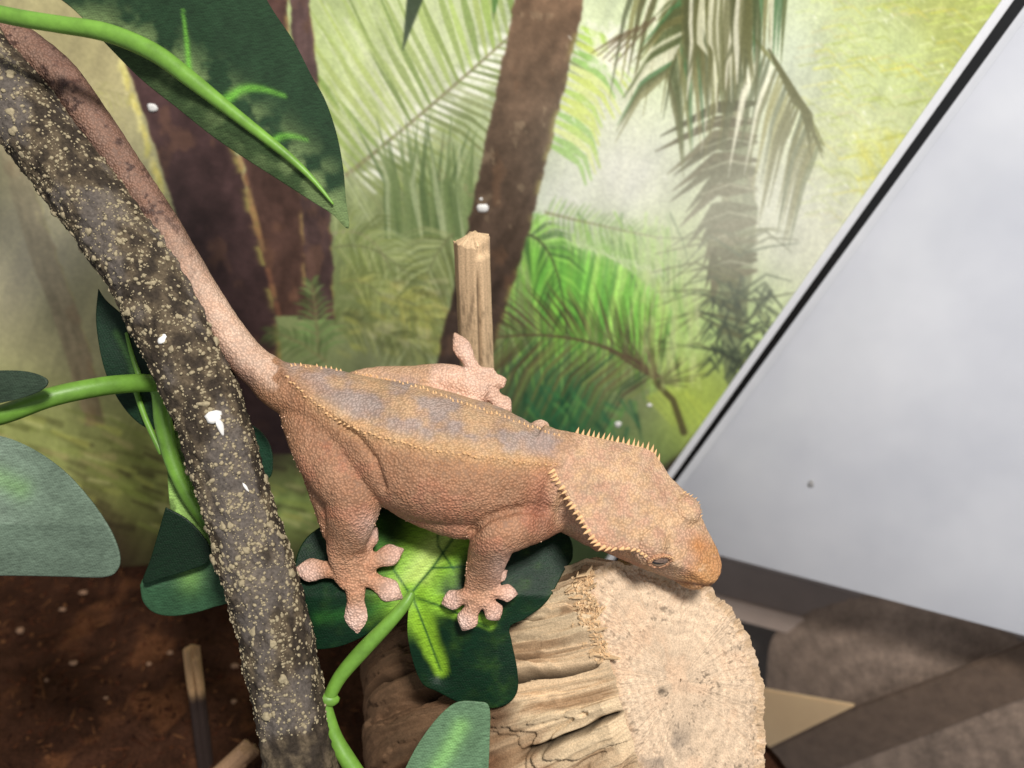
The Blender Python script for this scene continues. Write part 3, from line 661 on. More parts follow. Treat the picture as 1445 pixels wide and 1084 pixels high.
gry = (sstep(.5, .75, fbm(fu/40, fv/40, 3, 75))*np.exp(-((fu-945)/45)**2-((fv-1065)/40)**2))[..., None]*1.0; fcol = fcol*(1-gry)+lin((138,124,110))*gry
rim = sstep(.86, .98, RR)[..., None]*.45*sstep(.35, .6, fbm(fu/9, fv/9, 3, 79))[..., None]; fcol = fcol*(1-rim)+lin((176,146,108))*rim
hole = np.exp(-((fu-934)/5)**2-((fv-975)/6)**2)[..., None]; fcol *= 1-.8*hole
ffaces = np.vstack([grid_faces(Rf, nF, True)])
FVv = np.vstack([FV.reshape(-1, 3), cen0-Dl*.0]); ci = len(FVv)-1
FL = [tuple(f) for f in ffaces]+[(ci, j, (j+1) % nF) for j in range(nF)]
mesh('sawn_end', FVv, FL, M_WOOD, log, col=np.vstack([fcol.reshape(-1, 3), fcol[0, :1]]))
# splinters standing off the rim and the split side
acc = Acc()
M_SPL = simple_mat('pale_splinter', (214, 182, 142), .8, .2, 1500, .4, .0002, .2)
sp_big = 0
for k in range(330):
    j = random.choice([random.randrange(idx0, idx1) for idx0, idx1 in [(int(idx_of(860,930)*nF), nF-4)]])
    i = min(int(abs(random.gauss(0, 9))), 60); p = LV[i, j]; rd = round_dir[j]
    L = random.uniform(.4, 1.3) if k > 26 else random.uniform(1.8, 3.4); wd = random.uniform(.25, .6) if k > 26 else random.uniform(.45, 1.0)
    d = Dl*random.choice((1, 1, -.6))+rd*random.uniform(-.05, .25)+np.array([random.uniform(-.4, .4) for _ in range(3)])*.7; d /= np.linalg.norm(d)
    s = np.cross(d, rd); s /= np.linalg.norm(s); q = np.cross(s, d)
    c = p+rd*.1; VV = [c-s*wd-q*wd*.4, c+s*wd-q*wd*.4, c+s*wd*.8+q*wd*.4, c-s*wd*.8+q*wd*.4]
    VV += [v*1.0+d*L*random.uniform(.8, 1.1)-(v-c)*.55 for v in VV]
    ff = [(0, 3, 2, 1), (4, 5, 6, 7), (0, 1, 5, 4), (1, 2, 6, 5), (2, 3, 7, 6), (3, 0, 4, 7)]
    if k <= 26: mesh('splinter', VV, ff, M_SPL, log, False)
    else: acc.add(VV, ff)
o = mesh('wood_fuzz', *acc.out(), M_SPL, log, False); tag(o, kind='stuff')

# ================================================================== upright stick behind the gecko and the small ones
def stick(name, top, topz, rpx, label, lean=(0, 0), bottom_z=-4, col0=(218,186,148), length=None, seed=3, top_cut=1.2, n=64, dark=None):
    p0 = Q(*top, topz); kk = (D0+topz*.16)/F_PX; r = rpx*kk
    L = p0[2]-bottom_z if length is None else length; mm_ = 150; t = np.linspace(0, 1, mm_)**1.3
    Cw = p0[None]+t[:, None]*np.array([lean[0], lean[1], -L])
    V, Fc, T, U, Sd = tube_world(Cw, np.full(mm_, r), np.full(mm_, r*.9), np.array([0, 1., 0]), n)
    A, TT = np.meshgrid(np.arange(n)/n*2*math.pi, t*L); ca, sa = np.cos(A), np.sin(A)
    dd = .9*(fbm(ca*3+TT/50, sa*3+TT/60, 4, seed)-.5)+.5*(fbm(ca*9+TT/40, sa*9, 3, seed+1)-.5)
    ck = np.exp(-((A-5.0)/.09)**2)*sstep(4, 12, TT)
    st = np.where(A > 5.0, -.9*(1-sstep(2.5, 3.5, TT))-.25, 0)
    dd = dd-1.3*ck+st
    cen = np.repeat(Cw, n, axis=0); dv = V[:mm_*n]-cen; dv /= np.linalg.norm(dv, axis=1)[:, None]
    V[:mm_*n] += dv*dd.reshape(-1)[:, None]
    V[:n, 2] += top_cut*(fbm(ca[0]*2, sa[0]*2, 3, seed+4)-.5)*3*1.0
    V[:mm_*n, 2] += (np.exp(-TT/2.0)*1.6*(fbm(ca*1.6, sa*1.6, 2, seed+6)-.5)*2).reshape(-1)
    g = fbm(ca*9+TT/45, sa*9+TT/60, 4, seed+8); sp = fbm(ca*10+TT/3, sa*10, 3, seed+9)
    c = lin(col0)[None, None]*(.55+.85*g)[..., None]; c = c*(1-.45*sstep(.55, .75, sp)*sstep(8, 18, TT))[..., None]; c *= (1-.75*ck)[..., None]
    if dark: f = sstep(dark-3, dark+3, TT+4*(g-.5))[..., None]; c = c*(1-f)+lin((58,46,42))*f
    cc = np.vstack([c.reshape(-1, 3), c[0, :1], c[-1, :1]])
    root = mesh(name, V, Fc, M_WOOD, col=cc); return root
o = stick('upright_stick', (667,340), 115, 25.5, '', seed=11, lean=(0.5, 0)); tag(o, 'pale weathered upright stick gripped by the far hind foot', 'stick')
o = stick('soil_stick', (270,915), 560, 12, '', seed=19, col0=(214,172,126), n=40, dark=16, length=70, lean=(0, -25)); tag(o, 'short peeled stick with pale tip poking out of the soil', 'stick')
o = stick('fallen_stick', (352,1058), 420, 16, '', seed=23, col0=(176,140,108), n=40, length=40, lean=(-40, -10)); tag(o, 'pale wood stick end on the soil behind the branch foot', 'stick')

# ================================================================== gecko
gk = Acc()
uB = cv(0, -.82, -.57)
TC = math.radians(35); ax = np.array([.787, .616]); pe = np.array([.616, -.787])
def hvec(a, p, t): return cv(ax[0]*a+pe[0]*p, ax[1]*a+pe[1]*p, -t)     # along, perpendicular, toward the camera
uH = hvec(0, math.sin(TC), math.cos(TC)); sH = hvec(0, -math.cos(TC), math.sin(TC))
# trunk and tail
body = [(-150,-90,6,23,23),(-60,0,6,24,24),(0,42,5,24.5,24.5),(42,70,4,25,25),(86,108,4,25,25),(132,172,4,25,25),(178,240,5,24,24),(224,310,6,24,24),(258,372,6,26,26),(292,427,5,25,25),(323,475,4,26,26),(350,508,3,27,26),(372,526,3,29,28),(395,543,2,36,33),(440,560,0,50,43),(500,590,0,72,57),(560,619,0,97,74),(620,644,0,106,82),(680,657,0,99,79),(728,670,0,82,72),(768,684,2,60,64),(806,704,8,46,52),(850,734,14,42,44)]
gk.add(*sec_tube(body, uB, 44, 7))
# belly edge flap
gk.add(*sec_tube([(515,668,-14,16),(555,698,-26,22),(600,721,-34,24),(650,737,-38,24),(690,735,-34,20)], uB, 16))
# head loft
NP = np.array([790., 640.])
HS = [(-40,18,72,34,30,2,2),(0,38,80,42,38,6,6),(35,56,88,48,42,8,8),(75,77,94,54,46,10,9),(108,92,98,60,50,11,10),(128,86,98,63,52,12,9),(150,72,94,61,51,15,9),(172,64,90,58,49,18,9),(194,60,84,54,46,19,8),(216,49,76,48,41,17,5),(240,37,64,40,35,13,4),(262,30,52,33,28,8,4),(277,21,40,24,20,4,4),(284,10,24,12,10,2,2)]
HA = catmull(HS, 6)
prof_key = lambda wt, hc, wc, wj, dome: [(0, dome), (.35*wt, dome*.95), (.7*wt, dome*.55), (.93*wt, 1.5), (wt, -3), (wt*.5+wc*.5, -12), (wc, -.26*hc), (wc*1.03, -.5*hc), (wc*.97, -.68*hc), (wj, -.9*hc), (wj*.5, -.99*hc)]
hv = []; ZH = -34
def hcenter(a, mperp): p = NP+ax*a+pe*mperp; return p
for (a, wt, hc, wc, wj, mp, dome) in HA:
    p = hcenter(a, mp); z = ZH+.04*a; c = Q(p[0], p[1], z); kk = (D0+z*.16)/F_PX
    half = prof_key(wt, hc, wc, wj, dome); full = half+[(0, -hc)]+[(-s, u) for s, u in half[::-1]][:-1]
    full = np.array(full); full = catmull(np.vstack([full, full[:1]]), 3)[:-1]
    hv.append(c[None]+full[:, :1]*kk*sH[None]+full[:, 1:]*kk*uH[None])
hv = np.array(hv); nh = hv.shape[1]; mh = len(hv)
HF = [tuple(f) for f in grid_faces(mh, nh, True)]; Vh = np.vstack([hv.reshape(-1, 3), hv[0].mean(0), hv[-1].mean(0)])
for j in range(nh): HF.append((mh*nh, (j+1) % nh, j)); HF.append((mh*nh+1, (mh-1)*nh+j, (mh-1)*nh+(j+1) % nh))
gk.add(Vh, HF)
def ball(px, py, z, r, s=(1, 1, 1)):
    c = Q(px, py, z); kk = (D0+z*.16)/F_PX
    gk.add(c+icoV*r*kk*np.array(s), icoF)
ball(964,720,-6,26,(1,1,.8))            # far eye
ball(914,769,-42,30)                                 # near brow
ball(762,606,45,15); ball(745,612,50,16)             # far shoulder
# limbs
uL = cv(.1, -.25, -.96)
gk.add(*sec_tube([(420,562,8,30,30),(440,594,-12,42,36),(466,636,-28,50,40),(488,672,-38,48,40),(498,700,-42,42,36),(496,728,-38,36,31),(490,756,-22,30,21),(489,776,-10,28,14),(494,796,-3,26,9),(500,816,1,22,6)], uL, 24, 7))
gk.add(*sec_tube([(470,620,-26,26),(500,650,-38,30),(516,680,-42,26),(512,706,-40,22),(503,735,-32,18)], uL, 20))
gk.add(*sec_tube([(430,590,-4,24),(448,645,-10,28),(464,705,-14,24),(474,755,-10,18)], uL, 20))
gk.add(*sec_tube([(780,718,4,34,34),(752,730,-28,36,34),(722,742,-52,36,33),(700,757,-60,33,30),(690,780,-46,30,23),(684,802,-31,27,15),(681,818,-21,25,10),(679,834,-15,22,6)], uL, 24, 7))
gk.add(*sec_tube([(470,560,50,24),(520,545,62,26),(580,543,70,27),(630,540,70,27),(660,548,64,25),(685,556,62,20)], uB, 20))
# feet
def foot(c, z, r, tips, nrm_c, widths, zt, rt=8):
    gk.add(*sec_tube([(c[0]+(q[0]-c[0])*.0+o_[0], c[1]+o_[1], z, r_, rt) for q, (o_, r_) in zip([c]*4, [((-.1*r, -1.0*r), .75*r), ((0, -.4*r), .95*r), ((0, .3*r), .95*r), ((.05*r, .8*r), .6*r)])], nrm_c, 20))
    for (tx, ty), wd in zip(tips, widths):
        d = np.array([tx-c[0], ty-c[1]]); L = np.hypot(*d); dn = d/L
        S_ = []
        for f, wq, hq, zz in [(.1, 1.35, 8.5, 0), (.35, 1.0, 8, -1), (.52, .92, 7.5, 0), (.68, 1.2, 7, 1), (.80, 1.28, 6.5, 2), (.91, .9, 6, 3), (1.0, .42, 4.5, 4), (1.06, .16, 3, 4)]:
            S_.append((c[0]+d[0]*f, c[1]+d[1]*f, z+zt+zz, wd*wq, hq*1.05))
        gk.add(*sec_tube(S_, nrm_c, 16, 5))
nF1 = cv(.05, -.35, -.94)
foot((500,803), 2, 32, [(419,805),(505,890),(564,842),(566,777),(530,747)], nF1, (13.5,14.5,13,12.5,9), 2)
foot((678,833), -14, 25, [(626,851),(654,887),(703,873),(728,838),(714,806)], nF1, (11.5,12.5,11.5,10,7.5), 2)
foot((682,546), 62, 24, [(643,474),(713,536),(719,580)], cv(.2, -.3, -.93), (11,8.5,12), 0)
GV, GF = gk.out()
tmp = mesh('gecko_raw', GV, GF, M_SKIN)
bm = bmesh.new(); bm.from_mesh(tmp.data); bmesh.ops.recalc_face_normals(bm, faces=bm.faces); bm.to_mesh(tmp.data); bm.free()
r = tmp.modifiers.new('r', 'REMESH'); r.mode = 'VOXEL'; r.voxel_size = .32*MM
s = tmp.modifiers.new('s', 'SMOOTH'); s.factor = .5; s.iterations = 7
dg = bpy.context.evaluated_depsgraph_get()
gme = bpy.data.meshes.new_from_object(tmp.evaluated_get(dg)); bpy.data.objects.remove(tmp)
nv = len(gme.vertices); co = np.empty(nv*3, np.float32); gme.vertices.foreach_get('co', co); co = co.reshape(-1, 3).astype(float)/MM
no = np.empty(nv*3, np.float32); gme.vertices.foreach_get('normal', no); no = no.reshape(-1, 3).astype(float)
gx_, gy_, gd_ = project(co)
# wrinkles and folds as real relief
relief = .22*(fbm(gx_/9+gd_/3, gy_/9, 3, 5)-.5)
fold, ft = dist_poly(gx_, gy_, [(478,598),(505,618),(528,648),(541,690)]); relief -= 1.1*np.exp(-(fold/5)**2)*(gd_ < D0+4)
fold2, _ = dist_poly(gx_, gy_, [(667,750),(690,730),(730,719),(768,724)]); relief -= .9*np.exp(-(fold2/5)**2)*(gd_ < D0+4)
neckw = np.exp(-((gx_-775)/28)**2-((gy_-700)/45)**2); relief += neckw*.35*np.sin((gx_*.93+gy_*.25)/4.2)
mouth, _ = dist_poly(gx_, gy_, [(848,780),(872,792),(910,808),(950,822),(995,829)]); relief -= .5*np.exp(-(mouth/3.0)**2)*(gd_ < D0+10)
ridge, rt_ = dist_poly(gx_, gy_, [(395,520),(440,562),(500,602),(560,620),(620,634),(700,646),(790,656)])
relief += .55*np.exp(-(ridge/7)**2)
co += no*relief[:, None]
gme.vertices.foreach_set('co', (co*MM).astype(np.float32).ravel()); gme.update()
# colours
def paint(c, m, rgb): return c*(1-m[:, None])+lin(rgb)[None]*m[:, None]
c = np.tile(lin((160,120,92)), (nv, 1))
top = sstep(8, -14, (gy_-np.interp(gx_, [395,440,500,560,620,700,790], [520,562,602,620,634,646,656])))*sstep(385, 420, gx_)*sstep(830, 780, gx_)
n1 = fbm(gx_/40, gy_/30, 4, 3)
c = paint(c, top*.85, (172,146,126)); c = paint(c, top*sstep(.45, .62, n1)*.85, (158,142,138)); c = paint(c, top*sstep(.55, .3, n1)*.7, (192,158,122))
rowm = np.exp(-(ridge/13)**2)*sstep(400, 440, gx_)*sstep(800, 770, gx_); c = paint(c, rowm*.6, (204,166,122))
flank = sstep(0, 40, gy_-np.interp(gx_, [395,560,700,790], [560,650,672,690]))*sstep(400, 440, gx_)*sstep(830, 790, gx_)
c = paint(c, flank*.55, (166,124,100)); c = paint(c, flank*sstep(.5, .7, fbm(gx_/22, gy_/22, 3, 9))*.4, (176,116,94))
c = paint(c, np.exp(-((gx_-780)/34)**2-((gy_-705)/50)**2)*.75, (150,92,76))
hip = np.exp(-((gx_-425)/34)**2-((gy_-560)/40)**2); c = paint(c, hip*.5, (154,110,84))
# head
al = (gx_-790)*ax[0]+(gy_-640)*ax[1]; pp = (gx_-790)*pe[0]+(gy_-640)*pe[1]
hd = sstep(-12, 25, al)*sstep(-95, -60, pp+sstep(140, 240, al)*18)*sstep(760, 800, gx_)
c = paint(c, hd*.9, (192,160,134)); hn = fbm(gx_/16, gy_/16, 4, 21)
c = paint(c, hd*sstep(.5, .66, hn)*.55, (194,150,128)); c = paint(c, hd*sstep(.5, .32, hn)*.55, (206,170,132))
cheek = np.exp(-(np.maximum(np.abs(pp+75)-12, 0)/10)**2)*sstep(90, 120, al)*sstep(215, 190, al); c = paint(c, cheek*.7, (190,138,112))
sn = sstep(232, 256, al)*sstep(.25, .45, fbm(gx_/14, gy_/14, 3, 23)+.02*(al-240)/4); c = paint(c, sn*.7, (176,120,62))
c = paint(c, np.exp(-((gx_-985)/14)**2-((gy_-770)/16)**2)*.7, (196,132,66))
lip, _ = dist_poly(gx_, gy_, [(866,797),(910,815),(950,829),(1000,836)]); c = paint(c, np.exp(-(lip/5)**2)*.6*(gd_ < D0+8), (208,166,124))
c = paint(c, np.exp(-(mouth/2.2)**2)*.5*(gd_ < D0+10), (120,76,60))
c = paint(c, np.exp(-((gx_-1003)/3.5)**2-((gy_-825)/3)**2)*.85, (80,44,34))
# legs paler to the feet, pink toes
for (fx, fy, rr_) in [(500,810,62),(680,838,48),(685,545,50)]:
    d = np.hypot(gx_-fx, gy_-fy)
    msk = (gd_ > D0+6) if fy < 600 else (gd_ < D0+8)
    c = paint(c, sstep(rr_*1.15, rr_*.55, d)*.6*msk, (206,158,128))
    c = paint(c, sstep(rr_*.55, rr_*1.0, d)*sstep(rr_*1.75, rr_*1.4, d)*msk*(sstep(fy-30, fy+4, gy_) if fy > 600 else 1)*.9, (226,190,176))
for tips in [[(419,805),(505,890),(564,842),(566,777),(530,747)], [(626,851),(654,887),(703,873),(728,838),(714,806)]]:
    for (tx, ty) in tips: c = paint(c, np.exp(-((gx_-tx)**2+(gy_-ty)**2)/22**2)*.8, (228,194,182)); c = paint(c, np.exp(-((gx_-tx)**2+(gy_-ty)**2)/4**2)*.5, (160,120,106))
farleg = (gd_ > D0+5)*sstep(455, 500, gx_)*sstep(610, 590, gy_); c = paint(c, farleg*.5, (204,164,136)); c = paint(c, farleg*sstep(635, 660, gx_)*.6, (224,190,174))
# tail
tl = sstep(385, 350, gx_+.35*(gy_-520)); c = paint(c, tl*.92, (132,104,92))
tp = sstep(180, 300, gx_)*tl*sstep(-.2, .2, (gx_*.57-gy_*.82)/60+4.0); tpd, tpt = dist_poly(gx_, gy_, [(230,330),(290,420),(335,478),(385,522)]); c = paint(c, np.exp(-(tpd/26)**4)*sstep(190, 320, gx_)*sstep(391, 386, gx_+5*np.sin(gy_/4))*.9, (214,182,162))
spn = vnoise(gx_/13, gy_/13, 91)*.6+vnoise(gx_/5, gy_/5, 92)*.4
c = paint(c, sstep(.66, .74, spn)*tl*sstep(330, 200, gx_)*.75, (62,44,42))
for (sx, sy, sr) in [(88,118,9),(108,124,4),(150,178,3),(168,200,6),(84,130,7),(112,114,4),(60,95,4)]: c = paint(c, np.exp(-(((gx_-sx)**2+(gy_-sy)**2)/sr**2)**2)*.8, (60,44,42))
lw = sstep(6, 26, dist_poly(gx_, gy_, [(0,30),(160,212),(243,345),(330,470)])[0])*tl*sstep(340, 250, gx_); c = paint(c, lw*.35, (110,78,70))
setcol(gme, np.clip(c, 0, 1)); gme.polygons.foreach_set('use_smooth', np.ones(len(gme.polygons), bool))
gme.materials.clear(); gme.materials.append(M_SKIN); gme.name = 'body'
gecko = empty('crested_gecko', Q(620, 740, 0)); tag(gecko, 'tan crested gecko resting its chin on the cut log with tail along the branch', 'gecko')
gob = bpy.data.objects.new('body', gme); COL.objects.link(gob); adopt(gob, gecko)
fl = np.empty(len(gme.loops), np.int32); gme.loops.foreach_get('vertex_index', fl)
bvh = BVHTree.FromPolygons([Vector(v) for v in co], [tuple(p.vertices) for p in gme.polygons])
# spines
def cone(acc, p, d, r, L, n=6):
    d = d/np.linalg.norm(d); s = np.cross(d, [.3, .8, .5]); s /= np.linalg.norm(s); q = np.cross(d, s)
    V = [p-d*r+(s*math.cos(t)+q*math.sin(t))*r for t in np.arange(n)*2*math.pi/n]+[p+d*L*.5+(s*math.cos(t)+q*math.sin(t))*r*.45 for t in np.arange(n)*2*math.pi/n]+[p+d*L]
    Fc = [(i, (i+1) % n, n+(i+1) % n, n+i) for i in range(n)]+[(n+i, n+(i+1) % n, 2*n) for i in range(n)]; acc.add(V, Fc)
def head_edge(a, side):
    i = np.interp(a, HA[:, 0], np.arange(len(HA))); f = lambda k: np.interp(a, HA[:, 0], HA[:, k])
    p = hcenter(a, f(5)); z = ZH+.04*a; kk = (D0+z*.16)/F_PX
    return Q(p[0], p[1], z)+side*(f(1)-2)*kk*sH-1.5*kk*uH
hit0 = lambda q: bvh.find_nearest(Vector(q))
for side, nm in ((1, 'near'), (-1, 'far')):
    acc = Acc(); a = 4
    while a < (196 if side > 0 else 130):
        q = head_edge(a, side); h = hit0(q); p = np.array(h[0])
        big_ = 1.0 if a < 140 else .62
        d = side*sH*1.0+uH*(.10 if side > 0 else .55)-hvec(1, 0, 0)*.45+np.array([random.uniform(-.15, .15) for _ in range(3)])
        cone(acc, p, d, random.uniform(.42, .6), random.uniform(1.0, 1.7)*big_*(1.0 if side > 0 else 1.15)); a += random.uniform(5.2, 8.5)
    o = mesh('crest_spines', *acc.out(), M_SPINE, gecko, True); tag(o, kind='stuff')
acc = Acc()
for pts, st in [([(400,528),(440,565),(500,604),(560,623),(620,637),(700,648),(785,657)], 6.5), ([(405,514),(470,522),(540,534),(600,550),(660,572),(720,592),(790,616)], 6)]:
    cp = catmull(pts, 40); acc_l = 0
    for k in range(1, len(cp)):
        acc_l += np.hypot(*(cp[k]-cp[k-1]))
        if acc_l > st:
            acc_l = 0; h = ray(bvh, cp[k][0]+random.uniform(-1.5, 1.5), cp[k][1]+random.uniform(-2, 2))
            if h[0] and project(np.array(h[0]))[2] < D0+30: cone(acc, np.array(h[0]), np.array(h[1])+cv(-.3, -.2, 0), random.uniform(.32, .46), random.uniform(.5, .8))
o = mesh('ridge_scales', *acc.out(), M_SPINE, gecko, True); tag(o, kind='stuff')
acc = Acc()
for pts in [[(548,708),(580,722),(610,734),(640,744),(668,750)], [(398,586),(415,625),(430,665),(445,710),(455,750)], [(540,690),(535,715),(525,740)], [(655,760),(652,790),(654,812)], [(716,790),(730,770),(760,757)]]:
    cp = catmull(pts, 14)
    for q in cp:
        h = hit0(Q(q[0]+random.uniform(-1, 1), q[1], random.uniform(-45, -5)))
        if h[0] is not None: cone(acc, np.array(h[0]), np.array(h[1]), random.uniform(.32, .46), random.uniform(.12, .3))
VV_, FF_ = acc.out(); o = mesh('fringe_scales', VV_, FF_, M_SKIN, gecko, col=np.tile(lin((206,166,140)), (len(VV_), 1))); tag(o, kind='stuff')
# eye
h = ray(bvh, 931, 791); ep = np.array(h[0]); en = np.array(h[1]); 
et = hvec(.96, .28, 0); et -= en*(et@en); et /= np.linalg.norm(et); eb = np.cross(en, et)
Em = np.stack([et, eb, en], 1)
M_EYE, nt, bs = newmat('gecko_eye'); tc = N(nt, 'ShaderNodeTexCoord'); sp_ = N(nt, 'ShaderNodeSeparateXYZ'); nt.links.new(tc.outputs['Object'], sp_.inputs[0])
mp = N(nt, 'ShaderNodeMath', operation='ABSOLUTE'); nt.links.new(sp_.outputs[1], mp.inputs[0])
sc_ = N(nt, 'ShaderNodeMath', operation='MULTIPLY'); sc_.inputs[1].default_value = 1/.0012; nt.links.new(mp.outputs[0], sc_.inputs[0])
iris = ramp(nt, noise(nt, tc.outputs['Object'], 2600, 5), [(.3, lin((84,64,54))), (.7, lin((140,116,100)))])
nt.links.new(mixrgb(nt, (.006, .006, .008), iris, ramp(nt, sc_.outputs[0], [(.18, 0), (.34, 1)])), bs.inputs['Base Color'])
bs.inputs['Roughness'].default_value = .1; bs.inputs['Coat Weight'].default_value = .5
me = bpy.data.meshes.new('eye'); bm = bmesh.new(); bmesh.ops.create_uvsphere(bm, u_segments=40, v_segments=24, radius=1)
for v in bm.verts: v.co = Vector((v.co.x*2.5, v.co.y*1.7, v.co.z*1.4))*MM
bm.to_mesh(me); bm.free(); me.polygons.foreach_set('use_smooth', [True]*len(me.polygons)); me.materials.append(M_EYE)
eye = bpy.data.objects.new('eye', me); COL.objects.link(eye); eye.matrix_world = Matrix.Translation(Vector(ep-en*.45)*MM) @ Matrix(Em.tolist()).to_4x4()
eye.parent = gecko; eye.matrix_parent_inverse = parent_world(gecko).inverted()
V = []; nu, nw = 48, 12
for i in range(nu):
    t = i/nu*2*math.pi
    for j in range(nw):
        q = j/nw*2*math.pi; rr_ = .5+.06*math.sin(9*t)+.04*math.sin(17*t)
        x = math.cos(t)*(2.6+rr_*math.cos(q)); y = math.sin(t)*(1.75+rr_*math.cos(q)); z = rr_*math.sin(q)+.12
        V.append(ep+Em@np.array([x, y, z]))
LFc = [(i*nw+j, ((i+1) % nu)*nw+j, ((i+1) % nu)*nw+(j+1) % nw, i*nw+(j+1) % nw) for i in range(nu) for j in range(nw)]
mesh('eyelid', V, LFc, M_SKIN, gecko, col=np.tile(lin((188,142,112)), (len(V), 1)))
acc = Acc()
for i in range(15):
    t = math.pi*(.05+.9*i/14); p = ep+Em@np.array([math.cos(t)*2.7, math.sin(t)*1.8*(1 if (Em@np.array([0, 1, 0]))@uH > 0 else -1), .35]); cone(acc, p, (p-ep)+en*.8, .22, .9)
for i in range(9):
    q = Q(972+i*2.2-6*abs(i-4)/4, 694+i*4.5, 0); hh = hit0(q); cone(acc, np.array(hh[0]), cv(.8, -.5, .1), .25, .9)
o = mesh('eyelash_spines', *acc.out(), M_SPINE, gecko); tag(o, kind='stuff')

# ================================================================== vines
def stem(secs, parent, name='stem', n=16, mat=None, groove=0):
    V, Fc = sec_tube(secs, cv(0, -.3, -1), n, 8); return mesh(name, V, Fc, mat or M_STEM, parent)
def leaf(outline, center, zf, cf, parent, mat=None, R=46, sub=9, sharp=False, name='leaf'):
    O = catmull(list(outline)+[outline[0]], sub)[:-1] if not sharp else np.array(outline, float); c = np.array(center, float); n = len(O)
    jit = 1+.0*O[:, :1]
    t = (np.arange(1, R+1)/R)[:, None, None]; G = c+(O-c)[None]*t; G = np.vstack([G.reshape(-1, 2), c[None]])
    z = zf(G[:, 0], G[:, 1]); Wp = Q(G[:, 0], G[:, 1], z)
    Fc = [tuple(f[::-1]) for f in grid_faces(R, n, True)]+[(R*n, j, (j+1) % n) for j in range(n)]
    o = mesh(name, Wp, Fc, mat or M_LEAF, parent, True, np.clip(cf(G[:, 0], G[:, 1]), 0, 1), G/100.0)
    md = o.modifiers.new('thick', 'SOLIDIFY'); md.thickness = .35*MM; md.offset = 0
    return o
def flatcol(rgb, var=.3, seed=0):
    return lambda x, y: lin(rgb)[None]*(1-var/2+var*fbm(x/30, y/30, 4, seed))[:, None]
# vine at the upper left
va = empty('artificial_vine', Q(-40, 10, -110)); tag(va, 'artificial vine with a huge dark pointed leaf hanging above the tail', 'vine', None)
mid = [(-40,8),(20,22),(80,32),(150,44),(215,72),(265,108),(330,160),(400,215),(440,252),(475,295),(492,322)]
def za(x, y):
    d, t = dist_poly(x, y, mid); above = (y < np.interp(x, [p[0] for p in mid], [p[1] for p in mid]))
    return -118+np.where(above, .18*d, .42*d)+10*np.sin(x/70)+6*fbm(x/50, y/50, 3, 4)-.02*(x-300)
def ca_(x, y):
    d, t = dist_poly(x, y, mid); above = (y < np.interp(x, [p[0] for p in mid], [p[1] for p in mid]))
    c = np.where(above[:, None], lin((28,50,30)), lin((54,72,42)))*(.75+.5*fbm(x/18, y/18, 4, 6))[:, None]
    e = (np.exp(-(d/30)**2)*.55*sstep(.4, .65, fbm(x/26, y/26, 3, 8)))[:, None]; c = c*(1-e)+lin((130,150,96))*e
    for pl, wd in [([(268,110),(264,60),(258,15)], 4.5), ([(312,148),(340,128),(368,126),(402,136)], 7), ([(380,202),(405,192),(434,198)], 5)]:
        dd_, tt_ = dist_poly(x, y, catmull(pl, 8)); k = (np.exp(-(dd_/(wd*(1-.6*tt_)))**2)*(1-.5*tt_))[:, None]; c = c*(1-k)+lin((98,158,54))*k
    return c
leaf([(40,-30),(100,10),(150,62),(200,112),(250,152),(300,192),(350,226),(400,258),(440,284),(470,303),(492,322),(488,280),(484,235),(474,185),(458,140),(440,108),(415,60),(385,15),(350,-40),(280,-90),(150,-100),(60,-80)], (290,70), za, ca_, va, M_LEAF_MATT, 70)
stem([(-90,0,-128,11),(20,24,-126,12),(80,34,-126,12),(150,46,-128,13),(215,73,-128,13),(265,109,-128,12),(330,160,-127,9),(400,215,-126,6.5),(440,252,-124,4),(470,288,-120,1.5)], va, n=14)
# vine at the left
vb = empty('artificial_vine', Q(-30, 592, -60)); tag(vb, 'artificial vine with pale sage leaf whose stem runs behind the branch', 'vine')
stem([(-80,602,-70,13),(0,586,-60,14),(70,561,-45,14),(140,546,-10,13.5),(190,541,25,13),(222,541,50,12)], vb)
stem([(205,538,52,9),(224,552,55,11),(231,600,58,12),(244,652,60,11),(266,700,64,10),(300,750,70,8),(340,800,80,6)], vb)
stem([(196,530,58,4),(186,500,60,3),(178,470,62,2)], vb); stem([(190,545,60,4),(205,590,62,4),(228,640,62,4)], vb)
def zb(x, y): return -150+.10*(x-60)+12*np.sin(x/60+1)+.25*np.abs(y-740)
def cb(x, y):
    c = lin((98,114,98))[None]*(.7+.55*fbm(x/40, y/16, 4, 3))[:, None]; d, t = dist_poly(x, y, [(-80,668),(0,675),(30,690)]); e = np.exp(-(d/16)**2)[:, None]*.3
    return c*(1-e)+lin((120,168,80))*e
leaf([(-110,650),(-60,622),(-10,614),(40,630),(90,664),(130,708),(156,748),(169,782),(166,804),(146,814),(80,813),(0,812),(-110,815)], (20,740), zb, cb, vb)
leaf([(-60,528),(0,523),(42,525),(67,536),(60,550),(30,562),(-10,571),(-60,580)], (5,545), lambda x, y: -95+.05*x+.1*np.abs(y-545), flatcol((48,62,48), .5, 2), vb, R=20)
leaf([(139,408),(150,424),(182,455),(222,520),(245,560),(245,600),(215,606),(190,592),(165,560),(146,515),(136,455)], (185,520), lambda x, y: 66+.1*(x-180)+6*np.sin(y/30), lambda x, y: flatcol((18,42,26), .6, 4)(x, y)+lin((60,90,40))*(np.exp(-(dist_poly(x, y, [(165,470),(185,510),(205,590)])[0]/5)**2)*.7)[:, None], vb, R=26)
